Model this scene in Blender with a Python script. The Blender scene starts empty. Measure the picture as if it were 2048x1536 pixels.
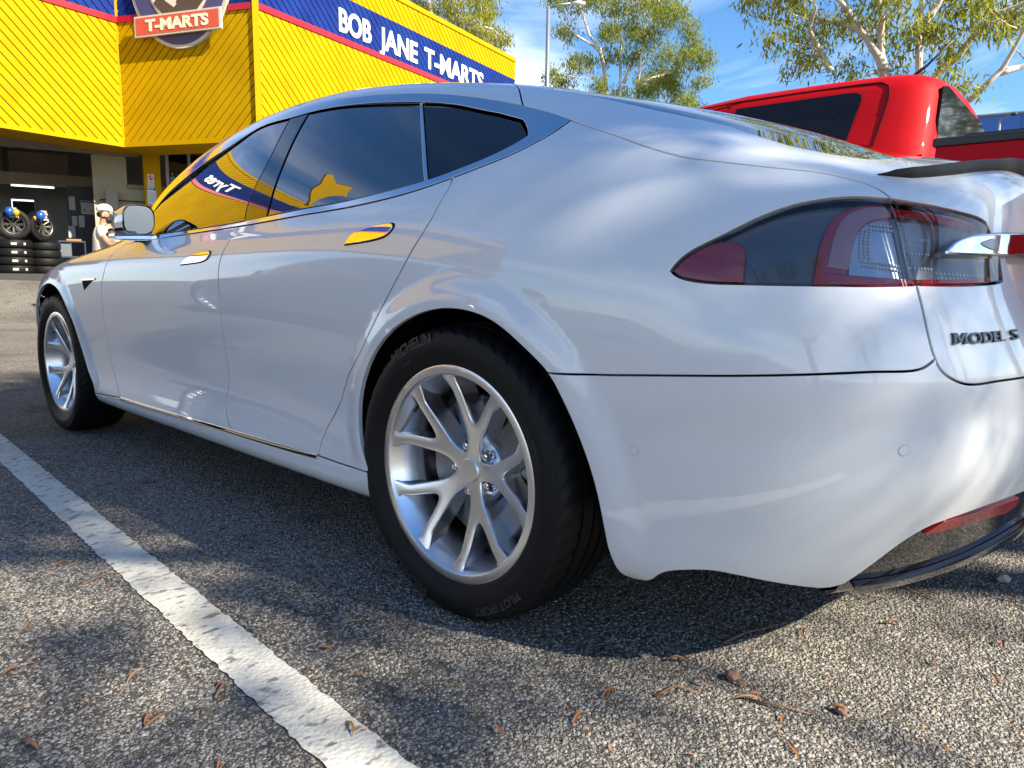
import bpy, bmesh, math, random
import numpy as np
from mathutils import Vector, Matrix, Euler
from mathutils.geometry import delaunay_2d_cdt

SC = bpy.context.scene
COL = SC.collection
R_ = math.radians

# ------------------------------------------------------------------ camera
CAM_POS = (1.2397, -2.0830, 0.8080)
CAM_YAW, CAM_PITCH, CAM_ROLL = 0.750214, 0.144159, 0.012280
cam_data = bpy.data.cameras.new('camera')
cam_data.sensor_width = 36.0
cam_data.lens = 36.0*1472.9/2048.0
cam_data.clip_start = 0.02
cam_data.clip_end = 3000.0
cam = bpy.data.objects.new('camera', cam_data)
COL.objects.link(cam)
_f = Vector((-math.sin(CAM_YAW)*math.cos(CAM_PITCH), math.cos(CAM_YAW)*math.cos(CAM_PITCH), -math.sin(CAM_PITCH)))
_r = Vector((math.cos(CAM_YAW), math.sin(CAM_YAW), 0))
_u = _r.cross(_f)
_r2 = _r*math.cos(CAM_ROLL) + _u*math.sin(CAM_ROLL)
_u2 = _u*math.cos(CAM_ROLL) - _r*math.sin(CAM_ROLL)
cam.matrix_world = Matrix(((_r2.x, _u2.x, -_f.x, CAM_POS[0]), (_r2.y, _u2.y, -_f.y, CAM_POS[1]), (_r2.z, _u2.z, -_f.z, CAM_POS[2]), (0, 0, 0, 1)))
SC.camera = cam

# ------------------------------------------------------------------ sky and sun
SUN = Vector((1.45, .26, 1.0)).normalized()
SUN_EL = math.asin(SUN.z)
SUN_AZ = math.atan2(SUN.x, SUN.y)              # clockwise from +Y
world = bpy.data.worlds.new('World')
SC.world = world
world.use_nodes = True
wn = world.node_tree.nodes; wl = world.node_tree.links
wn.clear()
w_out = wn.new('ShaderNodeOutputWorld'); w_bg = wn.new('ShaderNodeBackground')
w_sky = wn.new('ShaderNodeTexSky'); w_sky.sky_type = 'NISHITA'; w_sky.sun_disc = False
w_sky.sun_elevation = SUN_EL; w_sky.sun_rotation = SUN_AZ
w_sky.altitude = 50; w_sky.air_density = 1.0; w_sky.dust_density = 0.2; w_sky.ozone_density = 5.0
w_tc = wn.new('ShaderNodeTexCoord')
w_map = wn.new('ShaderNodeMapping'); w_map.inputs['Scale'].default_value = (1.0, 1.0, 3.4); w_map.inputs['Rotation'].default_value = (0, 0, R_(25))
w_no = wn.new('ShaderNodeTexNoise'); w_no.inputs['Scale'].default_value = 2.1; w_no.inputs['Detail'].default_value = 7; w_no.inputs['Roughness'].default_value = .56; w_no.inputs['Distortion'].default_value = .5
w_cr = wn.new('ShaderNodeValToRGB'); w_cr.color_ramp.elements[0].position = .42; w_cr.color_ramp.elements[1].position = .66
w_cr.color_ramp.elements[1].color = (.85, .85, .85, 1)
w_mix = wn.new('ShaderNodeMixRGB'); w_mix.inputs[2].default_value = (9.5, 9.8, 10.4, 1)
wl.new(w_tc.outputs['Generated'], w_map.inputs[0]); wl.new(w_map.outputs[0], w_no.inputs['Vector'])
wl.new(w_no.outputs[0], w_cr.inputs[0]); # the cloud lies in a bank towards the horizon, open blue overhead
w_sx = wn.new('ShaderNodeSeparateXYZ'); wl.new(w_tc.outputs['Generated'], w_sx.inputs[0])
w_mr = wn.new('ShaderNodeMapRange'); w_mr.inputs[1].default_value = .10; w_mr.inputs[2].default_value = .62; w_mr.inputs[3].default_value = 1.0; w_mr.inputs[4].default_value = .06
w_mu = wn.new('ShaderNodeMath'); w_mu.operation = 'MULTIPLY'
wl.new(w_sx.outputs[2], w_mr.inputs[0]); wl.new(w_mr.outputs[0], w_mu.inputs[0]); wl.new(w_cr.outputs[0], w_mu.inputs[1]); wl.new(w_mu.outputs[0], w_mix.inputs[0]); w_hs = wn.new('ShaderNodeHueSaturation'); w_hs.inputs['Saturation'].default_value = 1.14; wl.new(w_sky.outputs[0], w_hs.inputs['Color']); wl.new(w_hs.outputs[0], w_mix.inputs[1])
wl.new(w_mix.outputs[0], w_bg.inputs[0]); wl.new(w_bg.outputs[0], w_out.inputs[0])
w_bg.inputs[1].default_value = 0.088

sun_data = bpy.data.lights.new('sun', 'SUN')
sun_data.energy = 5.0
sun_data.angle = R_(0.6)
sun_data.color = (1.0, .90, .74)
sun = bpy.data.objects.new('sun', sun_data)
COL.objects.link(sun)
sun.rotation_euler = (-SUN).to_track_quat('-Z', 'Y').to_euler()

vs = SC.view_settings
vs.view_transform = 'Standard'; vs.look = 'None'; vs.exposure = 1.42; vs.gamma = 1.0
vs.use_curve_mapping = False
SC.cycles.max_bounces = 8
SC.cycles.transparent_max_bounces = 12
SC.cycles.caustics_reflective = False
SC.cycles.caustics_refractive = False

# ------------------------------------------------------------------ small helpers
rnd = random.Random(7)
MATS = {}
def mat(name, color=(.5, .5, .5), rough=.5, metal=0.0, spec=.5, coat=0.0, coat_rough=.03, emit=None, estr=0.0, trans=0.0, ior=1.5, alpha=1.0):
    if name in MATS: return MATS[name]
    m = bpy.data.materials.new(name); m.use_nodes = True
    b = m.node_tree.nodes['Principled BSDF']
    b.inputs['Base Color'].default_value = (*color, 1)
    b.inputs['Roughness'].default_value = rough
    b.inputs['Metallic'].default_value = metal
    b.inputs['Specular IOR Level'].default_value = spec
    b.inputs['Coat Weight'].default_value = coat
    b.inputs['Coat Roughness'].default_value = coat_rough
    b.inputs['Transmission Weight'].default_value = trans
    b.inputs['IOR'].default_value = ior
    if emit:
        b.inputs['Emission Color'].default_value = (*emit, 1); b.inputs['Emission Strength'].default_value = estr
    MATS[name] = m
    return m
def nodes(m): return m.node_tree.nodes, m.node_tree.links, m.node_tree.nodes['Principled BSDF']
def add_bump(m, scale, strength, dist=.01, detail=4, coord='Object', kind='noise'):
    n, l, b = nodes(m)
    tc = n.new('ShaderNodeTexCoord')
    t = n.new('ShaderNodeTexNoise'); t.inputs['Scale'].default_value = scale; t.inputs['Detail'].default_value = detail
    bp = n.new('ShaderNodeBump'); bp.inputs['Strength'].default_value = strength; bp.inputs['Distance'].default_value = dist
    l.new(tc.outputs[coord], t.inputs['Vector']); l.new(t.outputs[0], bp.inputs['Height']); l.new(bp.outputs[0], b.inputs['Normal'])
    return t
def vary(m, scale, c0, c1, lo=.3, hi=.7, coord='Object', detail=5):
    n, l, b = nodes(m)
    tc = n.new('ShaderNodeTexCoord')
    t = n.new('ShaderNodeTexNoise'); t.inputs['Scale'].default_value = scale; t.inputs['Detail'].default_value = detail
    r = n.new('ShaderNodeValToRGB'); r.color_ramp.elements[0].position = lo; r.color_ramp.elements[1].position = hi
    r.color_ramp.elements[0].color = (*c0, 1); r.color_ramp.elements[1].color = (*c1, 1)
    l.new(tc.outputs[coord], t.inputs['Vector']); l.new(t.outputs[0], r.inputs[0]); l.new(r.outputs[0], b.inputs['Base Color'])
    return r

def mesh_obj(name, verts, faces, m=None, parent=None, smooth=False, normals=None):
    me = bpy.data.meshes.new(name)
    me.from_pydata([tuple(v) for v in verts], [], [tuple(int(i) for i in f) for f in faces])
    me.update()
    if smooth or normals is not None:
        me.polygons.foreach_set('use_smooth', [True]*len(me.polygons))
    if normals is not None:
        me.normals_split_custom_set_from_vertices([tuple(n) for n in normals])
    if m: me.materials.append(m)
    o = bpy.data.objects.new(name, me); COL.objects.link(o)
    if parent: o.parent = parent
    return o
def tag(o, label=None, cat=None, group=None, kind=None):
    if label: o['label'] = label
    if cat: o['category'] = cat
    if group: o['group'] = group
    if kind: o['kind'] = kind
    return o
def empty(name, loc=(0, 0, 0), rz=0, label=None, cat=None, group=None):
    o = bpy.data.objects.new(name, None); COL.objects.link(o); o.location = loc; o.rotation_euler = (0, 0, rz)
    o.empty_display_size = .1
    return tag(o, label, cat, group)
class MB:
    # collects simple solids; build() links them as one mesh object
    def __init__(s): s.v = []; s.f = []
    def add(s, v, f):
        k = len(s.v); s.v += [tuple(p) for p in v]; s.f += [tuple(i + k for i in q) for q in f]; return s
    def box(s, lo, hi, M=None):
        x0, y0, z0 = lo; x1, y1, z1 = hi
        v = [Vector(p) for p in ((x0, y0, z0), (x1, y0, z0), (x1, y1, z0), (x0, y1, z0), (x0, y0, z1), (x1, y0, z1), (x1, y1, z1), (x0, y1, z1))]
        if M: v = [M @ p for p in v]
        return s.add(v, [(3, 2, 1, 0), (4, 5, 6, 7), (0, 1, 5, 4), (1, 2, 6, 5), (2, 3, 7, 6), (3, 0, 4, 7)])
    def tube(s, pts, rad, n=8, cap=True):
        pts = [Vector(p) for p in pts]; rad = rad if isinstance(rad, (list, tuple)) else [rad]*len(pts)
        rings = []; prev = None
        for i, p in enumerate(pts):
            t = (pts[min(i + 1, len(pts) - 1)] - pts[max(i - 1, 0)]).normalized()
            if prev is None: a = t.orthogonal().normalized()
            else:
                a = prev - t*prev.dot(t)
                a = a.normalized() if a.length > 1e-6 else t.orthogonal().normalized()
            prev = a; b = t.cross(a)
            rings.append([p + (a*math.cos(2*math.pi*k/n) + b*math.sin(2*math.pi*k/n))*rad[i] for k in range(n)])
        v = [q for r in rings for q in r]; f = []
        for i in range(len(pts) - 1):
            for k in range(n):
                f.append((i*n + k, i*n + (k + 1) % n, (i + 1)*n + (k + 1) % n, (i + 1)*n + k))
        if cap: f.append(tuple(reversed(range(n)))); f.append(tuple((len(pts) - 1)*n + k for k in range(n)))
        return s.add(v, f)
    def lathe(s, prof, n=32, M=None, closed=False):
        # prof: (r, y) pairs turned about the local y axis
        v = []; f = []
        for (r, y) in prof:
            for k in range(n):
                a = 2*math.pi*k/n; p = Vector((r*math.sin(a), y, r*math.cos(a)))
                v.append(M @ p if M else p)
        for i in range(len(prof) - 1):
            for k in range(n):
                f.append((i*n + k, i*n + (k + 1) % n, (i + 1)*n + (k + 1) % n, (i + 1)*n + k))
        return s.add(v, f)
    def prism(s, poly, axis_o, ex, ey, ez, depth):
        # polygon (2-D) in the plane ex, ey at axis_o, extruded along ez
        o = Vector(axis_o); ex = Vector(ex); ey = Vector(ey); ez = Vector(ez)
        n = len(poly)
        v = [o + ex*a + ey*b for a, b in poly] + [o + ex*a + ey*b + ez*depth for a, b in poly]
        f = [tuple(range(n)), tuple(reversed(range(n, 2*n)))] + [(i, n + i, n + (i + 1) % n, (i + 1) % n) for i in range(n)]
        return s.add(v, f)
    def build(s, name, m=None, parent=None, smooth=False, angle=None, bevel=0):
        o = mesh_obj(name, s.v, s.f, m, parent, smooth)
        bm = bmesh.new(); bm.from_mesh(o.data); bmesh.ops.recalc_face_normals(bm, faces=bm.faces)
        if bevel: bmesh.ops.bevel(bm, geom=bm.edges[:], offset=bevel, segments=2, profile=.5, affect='EDGES', clamp_overlap=True)
        bm.to_mesh(o.data); bm.free()
        if angle is not None:
            o.data.polygons.foreach_set('use_smooth', [True]*len(o.data.polygons)); o.data.set_sharp_from_angle(angle=R_(angle))
        return o
def text_mesh(s, size=1.0, thick=.02, depth=0.0, shear=0.0, spacing=1.0):
    # letters of the built-in face as flat polygons: numpy verts (x, y, z) and faces
    c = bpy.data.curves.new('lettering', 'FONT'); c.body = s; c.size = size; c.offset = thick*size; c.extrude = depth
    c.align_x = 'CENTER'; c.align_y = 'BOTTOM_BASELINE'; c.shear = shear; c.space_character = spacing; c.resolution_u = 4
    o = bpy.data.objects.new('lettering', c); COL.objects.link(o)
    me = bpy.data.meshes.new_from_object(o.evaluated_get(bpy.context.evaluated_depsgraph_get()))
    v = np.zeros(len(me.vertices)*3); me.vertices.foreach_get('co', v)
    f = [tuple(p.vertices) for p in me.polygons]
    COL.objects.unlink(o); bpy.data.objects.remove(o); bpy.data.curves.remove(c); bpy.data.meshes.remove(me)
    return v.reshape(-1, 3), f
# ------------------------------------------------------------------ ground
def gz(x, y=0):
    # flat car park, then a ramp up to the workshop threshold
    t = min(1, max(0, (-11.0 - x)/5.2)); return .70*t*t*(3 - 2*t) + .0
M_ASPH = mat('coarse_asphalt', (.1, .1, .1), .85, spec=.35)
def asphalt(m):
    n, l, b = nodes(m)
    g = n.new('ShaderNodeNewGeometry')
    def noise(sc, det=4, rough=.55):
        t = n.new('ShaderNodeTexNoise'); t.inputs['Scale'].default_value = sc; t.inputs['Detail'].default_value = det; t.inputs['Roughness'].default_value = rough
        l.new(g.outputs['Position'], t.inputs['Vector']); return t
    def ramp(src, stops):
        r = n.new('ShaderNodeValToRGB'); e = r.color_ramp.elements
        while len(e) < len(stops): e.new(.5)
        for k, (p, c_) in enumerate(stops): e[k].position = p; e[k].color = (*c_, 1)
        l.new(src, r.inputs[0]); return r
    # stones: cells with their own tint, dark binder between them
    wob = noise(60, 2); mx = n.new('ShaderNodeMixRGB'); mx.blend_type = 'LINEAR_LIGHT'; mx.inputs[0].default_value = .012
    l.new(g.outputs['Position'], mx.inputs[1]); l.new(wob.outputs['Color'], mx.inputs[2])
    vo = n.new('ShaderNodeTexVoronoi'); vo.inputs['Scale'].default_value = 95; l.new(mx.outputs[0], vo.inputs['Vector'])
    ve = n.new('ShaderNodeTexVoronoi'); ve.feature = 'DISTANCE_TO_EDGE'; ve.inputs['Scale'].default_value = 95; l.new(mx.outputs[0], ve.inputs['Vector'])
    hs = n.new('ShaderNodeSeparateColor'); l.new(vo.outputs['Color'], hs.inputs[0])
    tint = ramp(hs.outputs[0], [(0, (.10, .094, .084)), (.35, (.19, .178, .16)), (.7, (.27, .255, .23)), (.93, (.37, .35, .32)), (1, (.30, .23, .17))])
    edge = ramp(ve.outputs['Distance'], [(0.0, (.42, .41, .40)), (.16, (1, 1, 1))])
    mul = n.new('ShaderNodeMixRGB'); mul.blend_type = 'MULTIPLY'; mul.inputs[0].default_value = 1; l.new(tint.outputs[0], mul.inputs[1]); l.new(edge.outputs[0], mul.inputs[2])
    # worn and stained patches
    big = noise(1.1, 6, .6); br = ramp(big.outputs[0], [(.28, (.58, .57, .56)), (.5, (.95, .94, .92)), (.72, (1.15, 1.12, 1.06))])
    mul2 = n.new('ShaderNodeMixRGB'); mul2.blend_type = 'MULTIPLY'; mul2.inputs[0].default_value = 1; l.new(mul.outputs[0], mul2.inputs[1]); l.new(br.outputs[0], mul2.inputs[2])
    # old drips and tyre-dark blotches
    sp_ = noise(3.1, 5, .65); sr = ramp(sp_.outputs[0], [(.60, (1, 1, 1)), (.68, (.62, .61, .60))])
    mul3 = n.new('ShaderNodeMixRGB'); mul3.blend_type = 'MULTIPLY'; mul3.inputs[0].default_value = 1; l.new(mul2.outputs[0], mul3.inputs[1]); l.new(sr.outputs[0], mul3.inputs[2])
    l.new(mul3.outputs[0], b.inputs['Base Color'])
    hr = ramp(ve.outputs['Distance'], [(0, (0, 0, 0)), (.25, (.8, .8, .8)), (.6, (1, 1, 1))])
    ad = n.new('ShaderNodeMath'); ad.operation = 'MULTIPLY_ADD'; l.new(hs.outputs[1], ad.inputs[0]); ad.inputs[1].default_value = .9; l.new(hr.outputs[0], ad.inputs[2])
    bp = n.new('ShaderNodeBump'); bp.inputs['Strength'].default_value = .85; bp.inputs['Distance'].default_value = .006; l.new(ad.outputs[0], bp.inputs['Height']); l.new(bp.outputs[0], b.inputs['Normal'])
asphalt(M_ASPH)
xs = sorted(set([-600, -300, -150, -80, -50, -35, -28] + [-24 + .5*i for i in range(0, 49)] + [2, 5, 10, 20, 40, 80, 150, 300, 600]))
ys = [-600, -300, -150, -80, -40, -25, -15, -8, -4, -2, 0, 2, 4, 8, 15, 25, 40, 80, 150, 300, 600]
gv = [(x, y, gz(x, y)) for x in xs for y in ys]
gf = [(i*len(ys) + j, (i + 1)*len(ys) + j, (i + 1)*len(ys) + j + 1, i*len(ys) + j + 1) for i in range(len(xs) - 1) for j in range(len(ys) - 1)]
tag(mesh_obj('ground', gv, gf, M_ASPH, smooth=True), kind='structure')

# aggregate standing proud of the binder near the lens, one mass of chips
rs = np.random.RandomState(3)
def aggregate(n, x0, x1, y0, y1, keep):
    pts = np.stack([rs.uniform(x0, x1, n), rs.uniform(y0, y1, n)], 1); pts = pts[keep(pts)]
    n = len(pts); k = 6
    a = np.linspace(0, 2*np.pi, k, endpoint=False)
    rad = rs.uniform(.0022, .0058, n); asp = rs.uniform(.6, 1.0, n); rot = rs.uniform(0, 2*np.pi, n); hgt = rs.uniform(.0004, .0022, n)
    jit = rs.uniform(.75, 1.2, (n, k))
    px = np.cos(a)[None]*rad[:, None]*jit; py = np.sin(a)[None]*(rad*asp)[:, None]*jit
    X = px*np.cos(rot)[:, None] - py*np.sin(rot)[:, None]; Y = px*np.sin(rot)[:, None] + py*np.cos(rot)[:, None]
    low = np.stack([X + pts[:, :1], Y + pts[:, 1:], np.full((n, k), -.0006)], -1)
    tx = rs.uniform(-.25, .25, (n, 1)); ty = rs.uniform(-.25, .25, (n, 1))
    top = np.stack([X*.68 + pts[:, :1], Y*.68 + pts[:, 1:], hgt[:, None] + X*tx + Y*ty], -1)
    V = np.concatenate([low, top], 1).reshape(-1, 3)
    F = []
    base = np.arange(n)*(2*k)
    quads = np.concatenate([np.stack([base + i, base + (i + 1) % k, base + k + (i + 1) % k, base + k + i], 1) for i in range(k)], 0)
    caps = np.stack([base + k + i for i in range(k)], 1)
    me = bpy.data.meshes.new('asphalt_aggregate')
    nq = len(quads); nl = nq*4 + n*k
    me.vertices.add(len(V)); me.vertices.foreach_set('co', V.ravel())
    me.loops.add(nl); me.loops.foreach_set('vertex_index', np.concatenate([quads.ravel(), caps.ravel()]).astype(np.int32))
    me.polygons.add(nq + n)
    me.polygons.foreach_set('loop_start', np.concatenate([np.arange(nq)*4, nq*4 + np.arange(n)*k]).astype(np.int32))
    me.update(calc_edges=True)
    # a tint per chip
    at = me.color_attributes.new('tint', 'FLOAT_COLOR', 'POINT')
    g = np.clip(rs.normal(.235, .056, n), .09, .44); w = rs.uniform(0, 1, n)
    col = np.stack([g*(1 + .05*w), g*(.985 - .03*w*.5), g*(.94 - .12*w), np.ones(n)], 1)
    brown = rs.uniform(0, 1, n) < .05; col[brown, :3] *= [1.25, .95, .68]
    at.data.foreach_set('color', np.repeat(col, 2*k, 0).ravel().astype(np.float32))
    m = mat('stone_chip', (.2, .2, .2), .62, spec=.4)
    nn, l, b = nodes(m); va = nn.new('ShaderNodeVertexColor'); va.layer_name = 'tint'; g_ = nn.new('ShaderNodeNewGeometry'); t_ = nn.new('ShaderNodeTexNoise'); t_.inputs['Scale'].default_value = 3.1; t_.inputs['Detail'].default_value = 5; t_.inputs['Roughness'].default_value = .65
    l.new(g_.outputs['Position'], t_.inputs['Vector']); r_ = nn.new('ShaderNodeValToRGB'); r_.color_ramp.elements[0].position = .58; r_.color_ramp.elements[0].color = (1, 1, 1, 1); r_.color_ramp.elements[1].position = .68; r_.color_ramp.elements[1].color = (.66, .65, .64, 1)
    l.new(t_.outputs[0], r_.inputs[0]); x_ = nn.new('ShaderNodeMixRGB'); x_.blend_type = 'MULTIPLY'; x_.inputs[0].default_value = 1; l.new(va.outputs[0], x_.inputs[1]); l.new(r_.outputs[0], x_.inputs[2]); l.new(x_.outputs[0], b.inputs['Base Color'])
    me.materials.append(m)
    o = bpy.data.objects.new('asphalt_aggregate', me); COL.objects.link(o)
    return tag(o, 'coarse grey and tan stone chips set in the car park asphalt', 'gravel', kind='stuff')
def line_y(x): return -1.350 - .052*(x - .0)        # inner (car side) edge of the bay line
def keep(p):
    d = np.hypot(p[:, 0] - CAM_POS[0], p[:, 1] - CAM_POS[1])
    ang = np.arctan2(-(p[:, 0] - CAM_POS[0]), p[:, 1] - CAM_POS[1])
    yl = -1.350 - .052*p[:, 0]
    return (d > .55) & (d < 4.2) & (ang > .05) & (ang < 1.42) & ~((p[:, 1] < yl + .002) & (p[:, 1] > yl - .112)) & (rs.uniform(0, 1, len(p)) < np.clip(2.4/d, .35, 1))
aggregate(150000, -3.2, 1.6, -2.0, .9, keep)

# painted bay line, worn through in spots
M_LINE = mat('worn_road_paint', (.72, .70, .62), .8)
def worn(m):
    n, l, b = nodes(m)
    g = n.new('ShaderNodeNewGeometry')
    t = n.new('ShaderNodeTexNoise'); t.inputs['Scale'].default_value = 42; t.inputs['Detail'].default_value = 9; t.inputs['Roughness'].default_value = .62
    mp = n.new('ShaderNodeMapping'); mp.inputs['Scale'].default_value = (1, .55, 1); mp.inputs['Rotation'].default_value = (0, 0, .6)
    l.new(g.outputs['Position'], mp.inputs[0]); l.new(mp.outputs[0], t.inputs['Vector'])
    r = n.new('ShaderNodeValToRGB'); r.color_ramp.elements[0].position = .37; r.color_ramp.elements[1].position = .45
    r.color_ramp.elements[0].color = (.24, .225, .20, 1); r.color_ramp.elements[1].color = (.68, .66, .58, 1)
    t2 = n.new('ShaderNodeTexNoise'); t2.inputs['Scale'].default_value = 6; t2.inputs['Detail'].default_value = 5
    r2 = n.new('ShaderNodeValToRGB'); r2.color_ramp.elements[0].color = (.78, .76, .72, 1); r2.color_ramp.elements[0].position = .3; r2.color_ramp.elements[1].position = .65
    mu = n.new('ShaderNodeMixRGB'); mu.blend_type = 'MULTIPLY'; mu.inputs[0].default_value = 1
    l.new(g.outputs['Position'], t2.inputs['Vector']); l.new(t2.outputs[0], r2.inputs[0])
    l.new(t.outputs[0], r.inputs[0]); l.new(r.outputs[0], mu.inputs[1]); l.new(r2.outputs[0], mu.inputs[2]); l.new(mu.outputs[0], b.inputs['Base Color'])
    vo = n.new('ShaderNodeTexVoronoi'); vo.inputs['Scale'].default_value = 95; l.new(g.outputs['Position'], vo.inputs['Vector'])
    bp = n.new('ShaderNodeBump'); bp.inputs['Strength'].default_value = .5; bp.inputs['Distance'].default_value = .004; bp.invert = True
    l.new(vo.outputs['Distance'], bp.inputs['Height']); l.new(bp.outputs[0], b.inputs['Normal'])
worn(M_LINE)
lv = []; lf = []
rl = random.Random(5)
N = 420
for i in range(N + 1):
    x = -4.9 + 6.4*i/N
    j0 = rl.uniform(-.004, .003); j1 = rl.uniform(-.004, .003)
    lv += [(x, line_y(x) + j0, .0032), (x, line_y(x) - .110 + j1, .0032)]
for i in range(N): lf.append((2*i + 1, 2*i + 3, 2*i + 2, 2*i))
tag(mesh_obj('bay_line', lv, lf, M_LINE), 'worn white painted parking bay line beside the car', 'road marking', kind='structure')
# ------------------------------------------------------------------ tyre shop
ZB, ZT = 3.5, 7.5
C1 = Vector((-15.97, 4.15, 0)); C2 = Vector((-12.96, 5.64, 0))
DL = Vector((.1864, -.9825, 0)); DR = Vector((-.2347, .9721, 0)); DM = (C2 - C1).normalized()
NL = Vector((.9825, .1864, 0)); NR = Vector((.9721, .2347, 0)); NM = Vector((DM.y, -DM.x, 0))
M_BOARD = mat('painted_board', (.80, .56, .005), .6, spec=.05)
def bands(m):
    n, l, b = nodes(m)
    g = n.new('ShaderNodeNewGeometry'); s = n.new('ShaderNodeSeparateXYZ'); l.new(g.outputs['Position'], s.inputs[0])
    lo = n.new('ShaderNodeMath'); lo.operation = 'GREATER_THAN'; lo.inputs[1].default_value = 6.01
    hi = n.new('ShaderNodeMath'); hi.operation = 'LESS_THAN'; hi.inputs[1].default_value = 6.95
    an = n.new('ShaderNodeMath'); an.operation = 'MULTIPLY'
    l.new(s.outputs[2], lo.inputs[0]); l.new(s.outputs[2], hi.inputs[0]); l.new(lo.outputs[0], an.inputs[0]); l.new(hi.outputs[0], an.inputs[1])
    t = n.new('ShaderNodeTexNoise'); t.inputs['Scale'].default_value = 1.6; t.inputs['Detail'].default_value = 6; l.new(g.outputs['Position'], t.inputs['Vector'])
    y = n.new('ShaderNodeValToRGB'); y.color_ramp.elements[0].color = (.40, .232, .001, 1); y.color_ramp.elements[1].color = (.47, .283, .0012, 1); y.color_ramp.elements[0].position = .3; y.color_ramp.elements[1].position = .7
    bl = n.new('ShaderNodeValToRGB'); bl.color_ramp.elements[0].color = (.008, .022, .13, 1); bl.color_ramp.elements[1].color = (.012, .034, .19, 1); bl.color_ramp.elements[0].position = .3; bl.color_ramp.elements[1].position = .7
    l.new(t.outputs[0], y.inputs[0]); l.new(t.outputs[0], bl.inputs[0])
    mx = n.new('ShaderNodeMixRGB'); l.new(an.outputs[0], mx.inputs[0]); l.new(y.outputs[0], mx.inputs[1]); l.new(bl.outputs[0], mx.inputs[2]); l.new(mx.outputs[0], b.inputs['Base Color'])
bands(M_BOARD)
M_YEL = mat('yellow_paint', (.44, .258, .0012), .6, spec=.06)
M_REDT = mat('red_trim', (.42, .006, .012), .35, coat=.2)
M_BACK = mat('board_backing', (.03, .022, .004), .8)
M_WHITE = mat('sign_white', (.82, .82, .80), .5)
M_BEIGE = mat('beige_plaster', (.26, .21, .15), .8); vary(M_BEIGE, 1.5, (.22, .175, .125), (.28, .225, .16))
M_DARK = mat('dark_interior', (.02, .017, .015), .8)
M_GREY = mat('grey_wall', (.22, .22, .215), .8)

SHOP = empty('tyre_shop', tuple(C1), 0, 'yellow tyre shop with diagonal board fascia, blue band and open workshop under the canopy', 'building')
SHOP_INV = Matrix.Translation(-C1)
def shop(mb, name, m, parent=None, **kw):
    mb.v = [tuple(SHOP_INV @ Vector(p)) for p in mb.v]
    return mb.build(name, m, parent or SHOP, **kw)
def clip(poly, a, b, c_):                             # keep a*x + b*y <= c
    out = []
    for i in range(len(poly)):
        p, q = poly[i], poly[(i + 1) % len(poly)]
        dp, dq = a*p[0] + b*p[1] - c_, a*q[0] + b*q[1] - c_
        if dp <= 0: out.append(p)
        if (dp < 0 < dq) or (dq < 0 < dp):
            t = dp/(dp - dq); out.append((p[0] + (q[0] - p[0])*t, p[1] + (q[1] - p[1])*t))
    return out
def boards(O, D, Nn, s0, s1, sgn, pitch=.15, edge=.07, rows=None):
    rect_ = [(s0, ZB), (s1, ZB), (s1, ZT), (s0, ZT)]
    k0 = -80; r2 = math.sqrt(.5)
    for k in range(-60, 260):
        lo = k*pitch; hi = lo + pitch - .021
        # strip lo <= (s*sgn + z)/sqrt2 <= hi
        P = clip(clip(rect_, sgn*r2, r2, hi), -sgn*r2, -r2, -lo)
        if len(P) < 3: continue
        A = abs(.5*sum(P[i][0]*P[(i + 1) % len(P)][1] - P[(i + 1) % len(P)][0]*P[i][1] for i in range(len(P))))
        if A < .004: continue
        mb = MB(); mb.prism(P, O, D, (0, 0, 1), Nn, .022)
        # bring the outer face forward
        shop(mb, 'fascia_board', M_BOARD)
    mb = MB(); mb.prism([(s0 - .0, ZB + .01), (s1, ZB + .01), (s1, ZT - .01), (s0, ZT - .01)], O - Nn*.05, D, (0, 0, 1), Nn, .045); shop(mb, 'fascia_backing', M_BACK)
LEN_L, LEN_M, LEN_R = 20.0, (C2 - C1).length, 10.35
boards(C1, DL, NL, .05, LEN_L, -1)
boards(C1, DM, NM, .05, LEN_M - .05, -1)
boards(C2, DR, NR, .05, LEN_R, 1)
def strip_on(O, D, Nn, s0, s1, z0, z1, d0, d1, name, m):
    mb = MB(); mb.prism([(s0, z0), (s1, z0), (s1, z1), (s0, z1)], O + Nn*d0, D, (0, 0, 1), Nn, d1 - d0); return shop(mb, name, m)
for (O, D, Nn, L) in ((C1, DL, NL, LEN_L), (C1, DM, NM, LEN_M), (C2, DR, NR, LEN_R)):
    if D is DM:
        strip_on(O, D, Nn, 0, .62, 5.95, 6.07, .022, .05, 'red_stripe', M_REDT); strip_on(O, D, Nn, 2.76, L - .01, 5.95, 6.07, .022, .05, 'red_stripe', M_REDT)
    else: strip_on(O, D, Nn, .01, L, 5.95, 6.07, .022, .05, 'red_stripe', M_REDT)
    strip_on(O, D, Nn, 0, L, ZT - .02, ZT + .10, -.04, .05, 'roof_capping', M_YEL)
    strip_on(O, D, Nn, 0, L, ZB - .05, ZB + .035, -.02, .034, 'bottom_trim', M_YEL)
for P, dirs in ((C1, (NL, NM)), (C2, (NM, NR))):
    mb = MB(); n = (dirs[0] + dirs[1]).normalized()
    t = Vector((-n.y, n.x, 0))
    o = P - n*.03
    mb.prism([(-.06, ZB), (.06, ZB), (.06, ZT), (-.06, ZT)], o, t, (0, 0, 1), n, .065); shop(mb, 'corner_trim', M_YEL)
mb = MB(); mb.prism([(-.05, ZB), (.02, ZB), (.02, ZT), (-.05, ZT)], C2 + DR*LEN_R, NR, (0, 0, 1), -DR, .06); shop(mb, 'end_trim', M_YEL)
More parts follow.
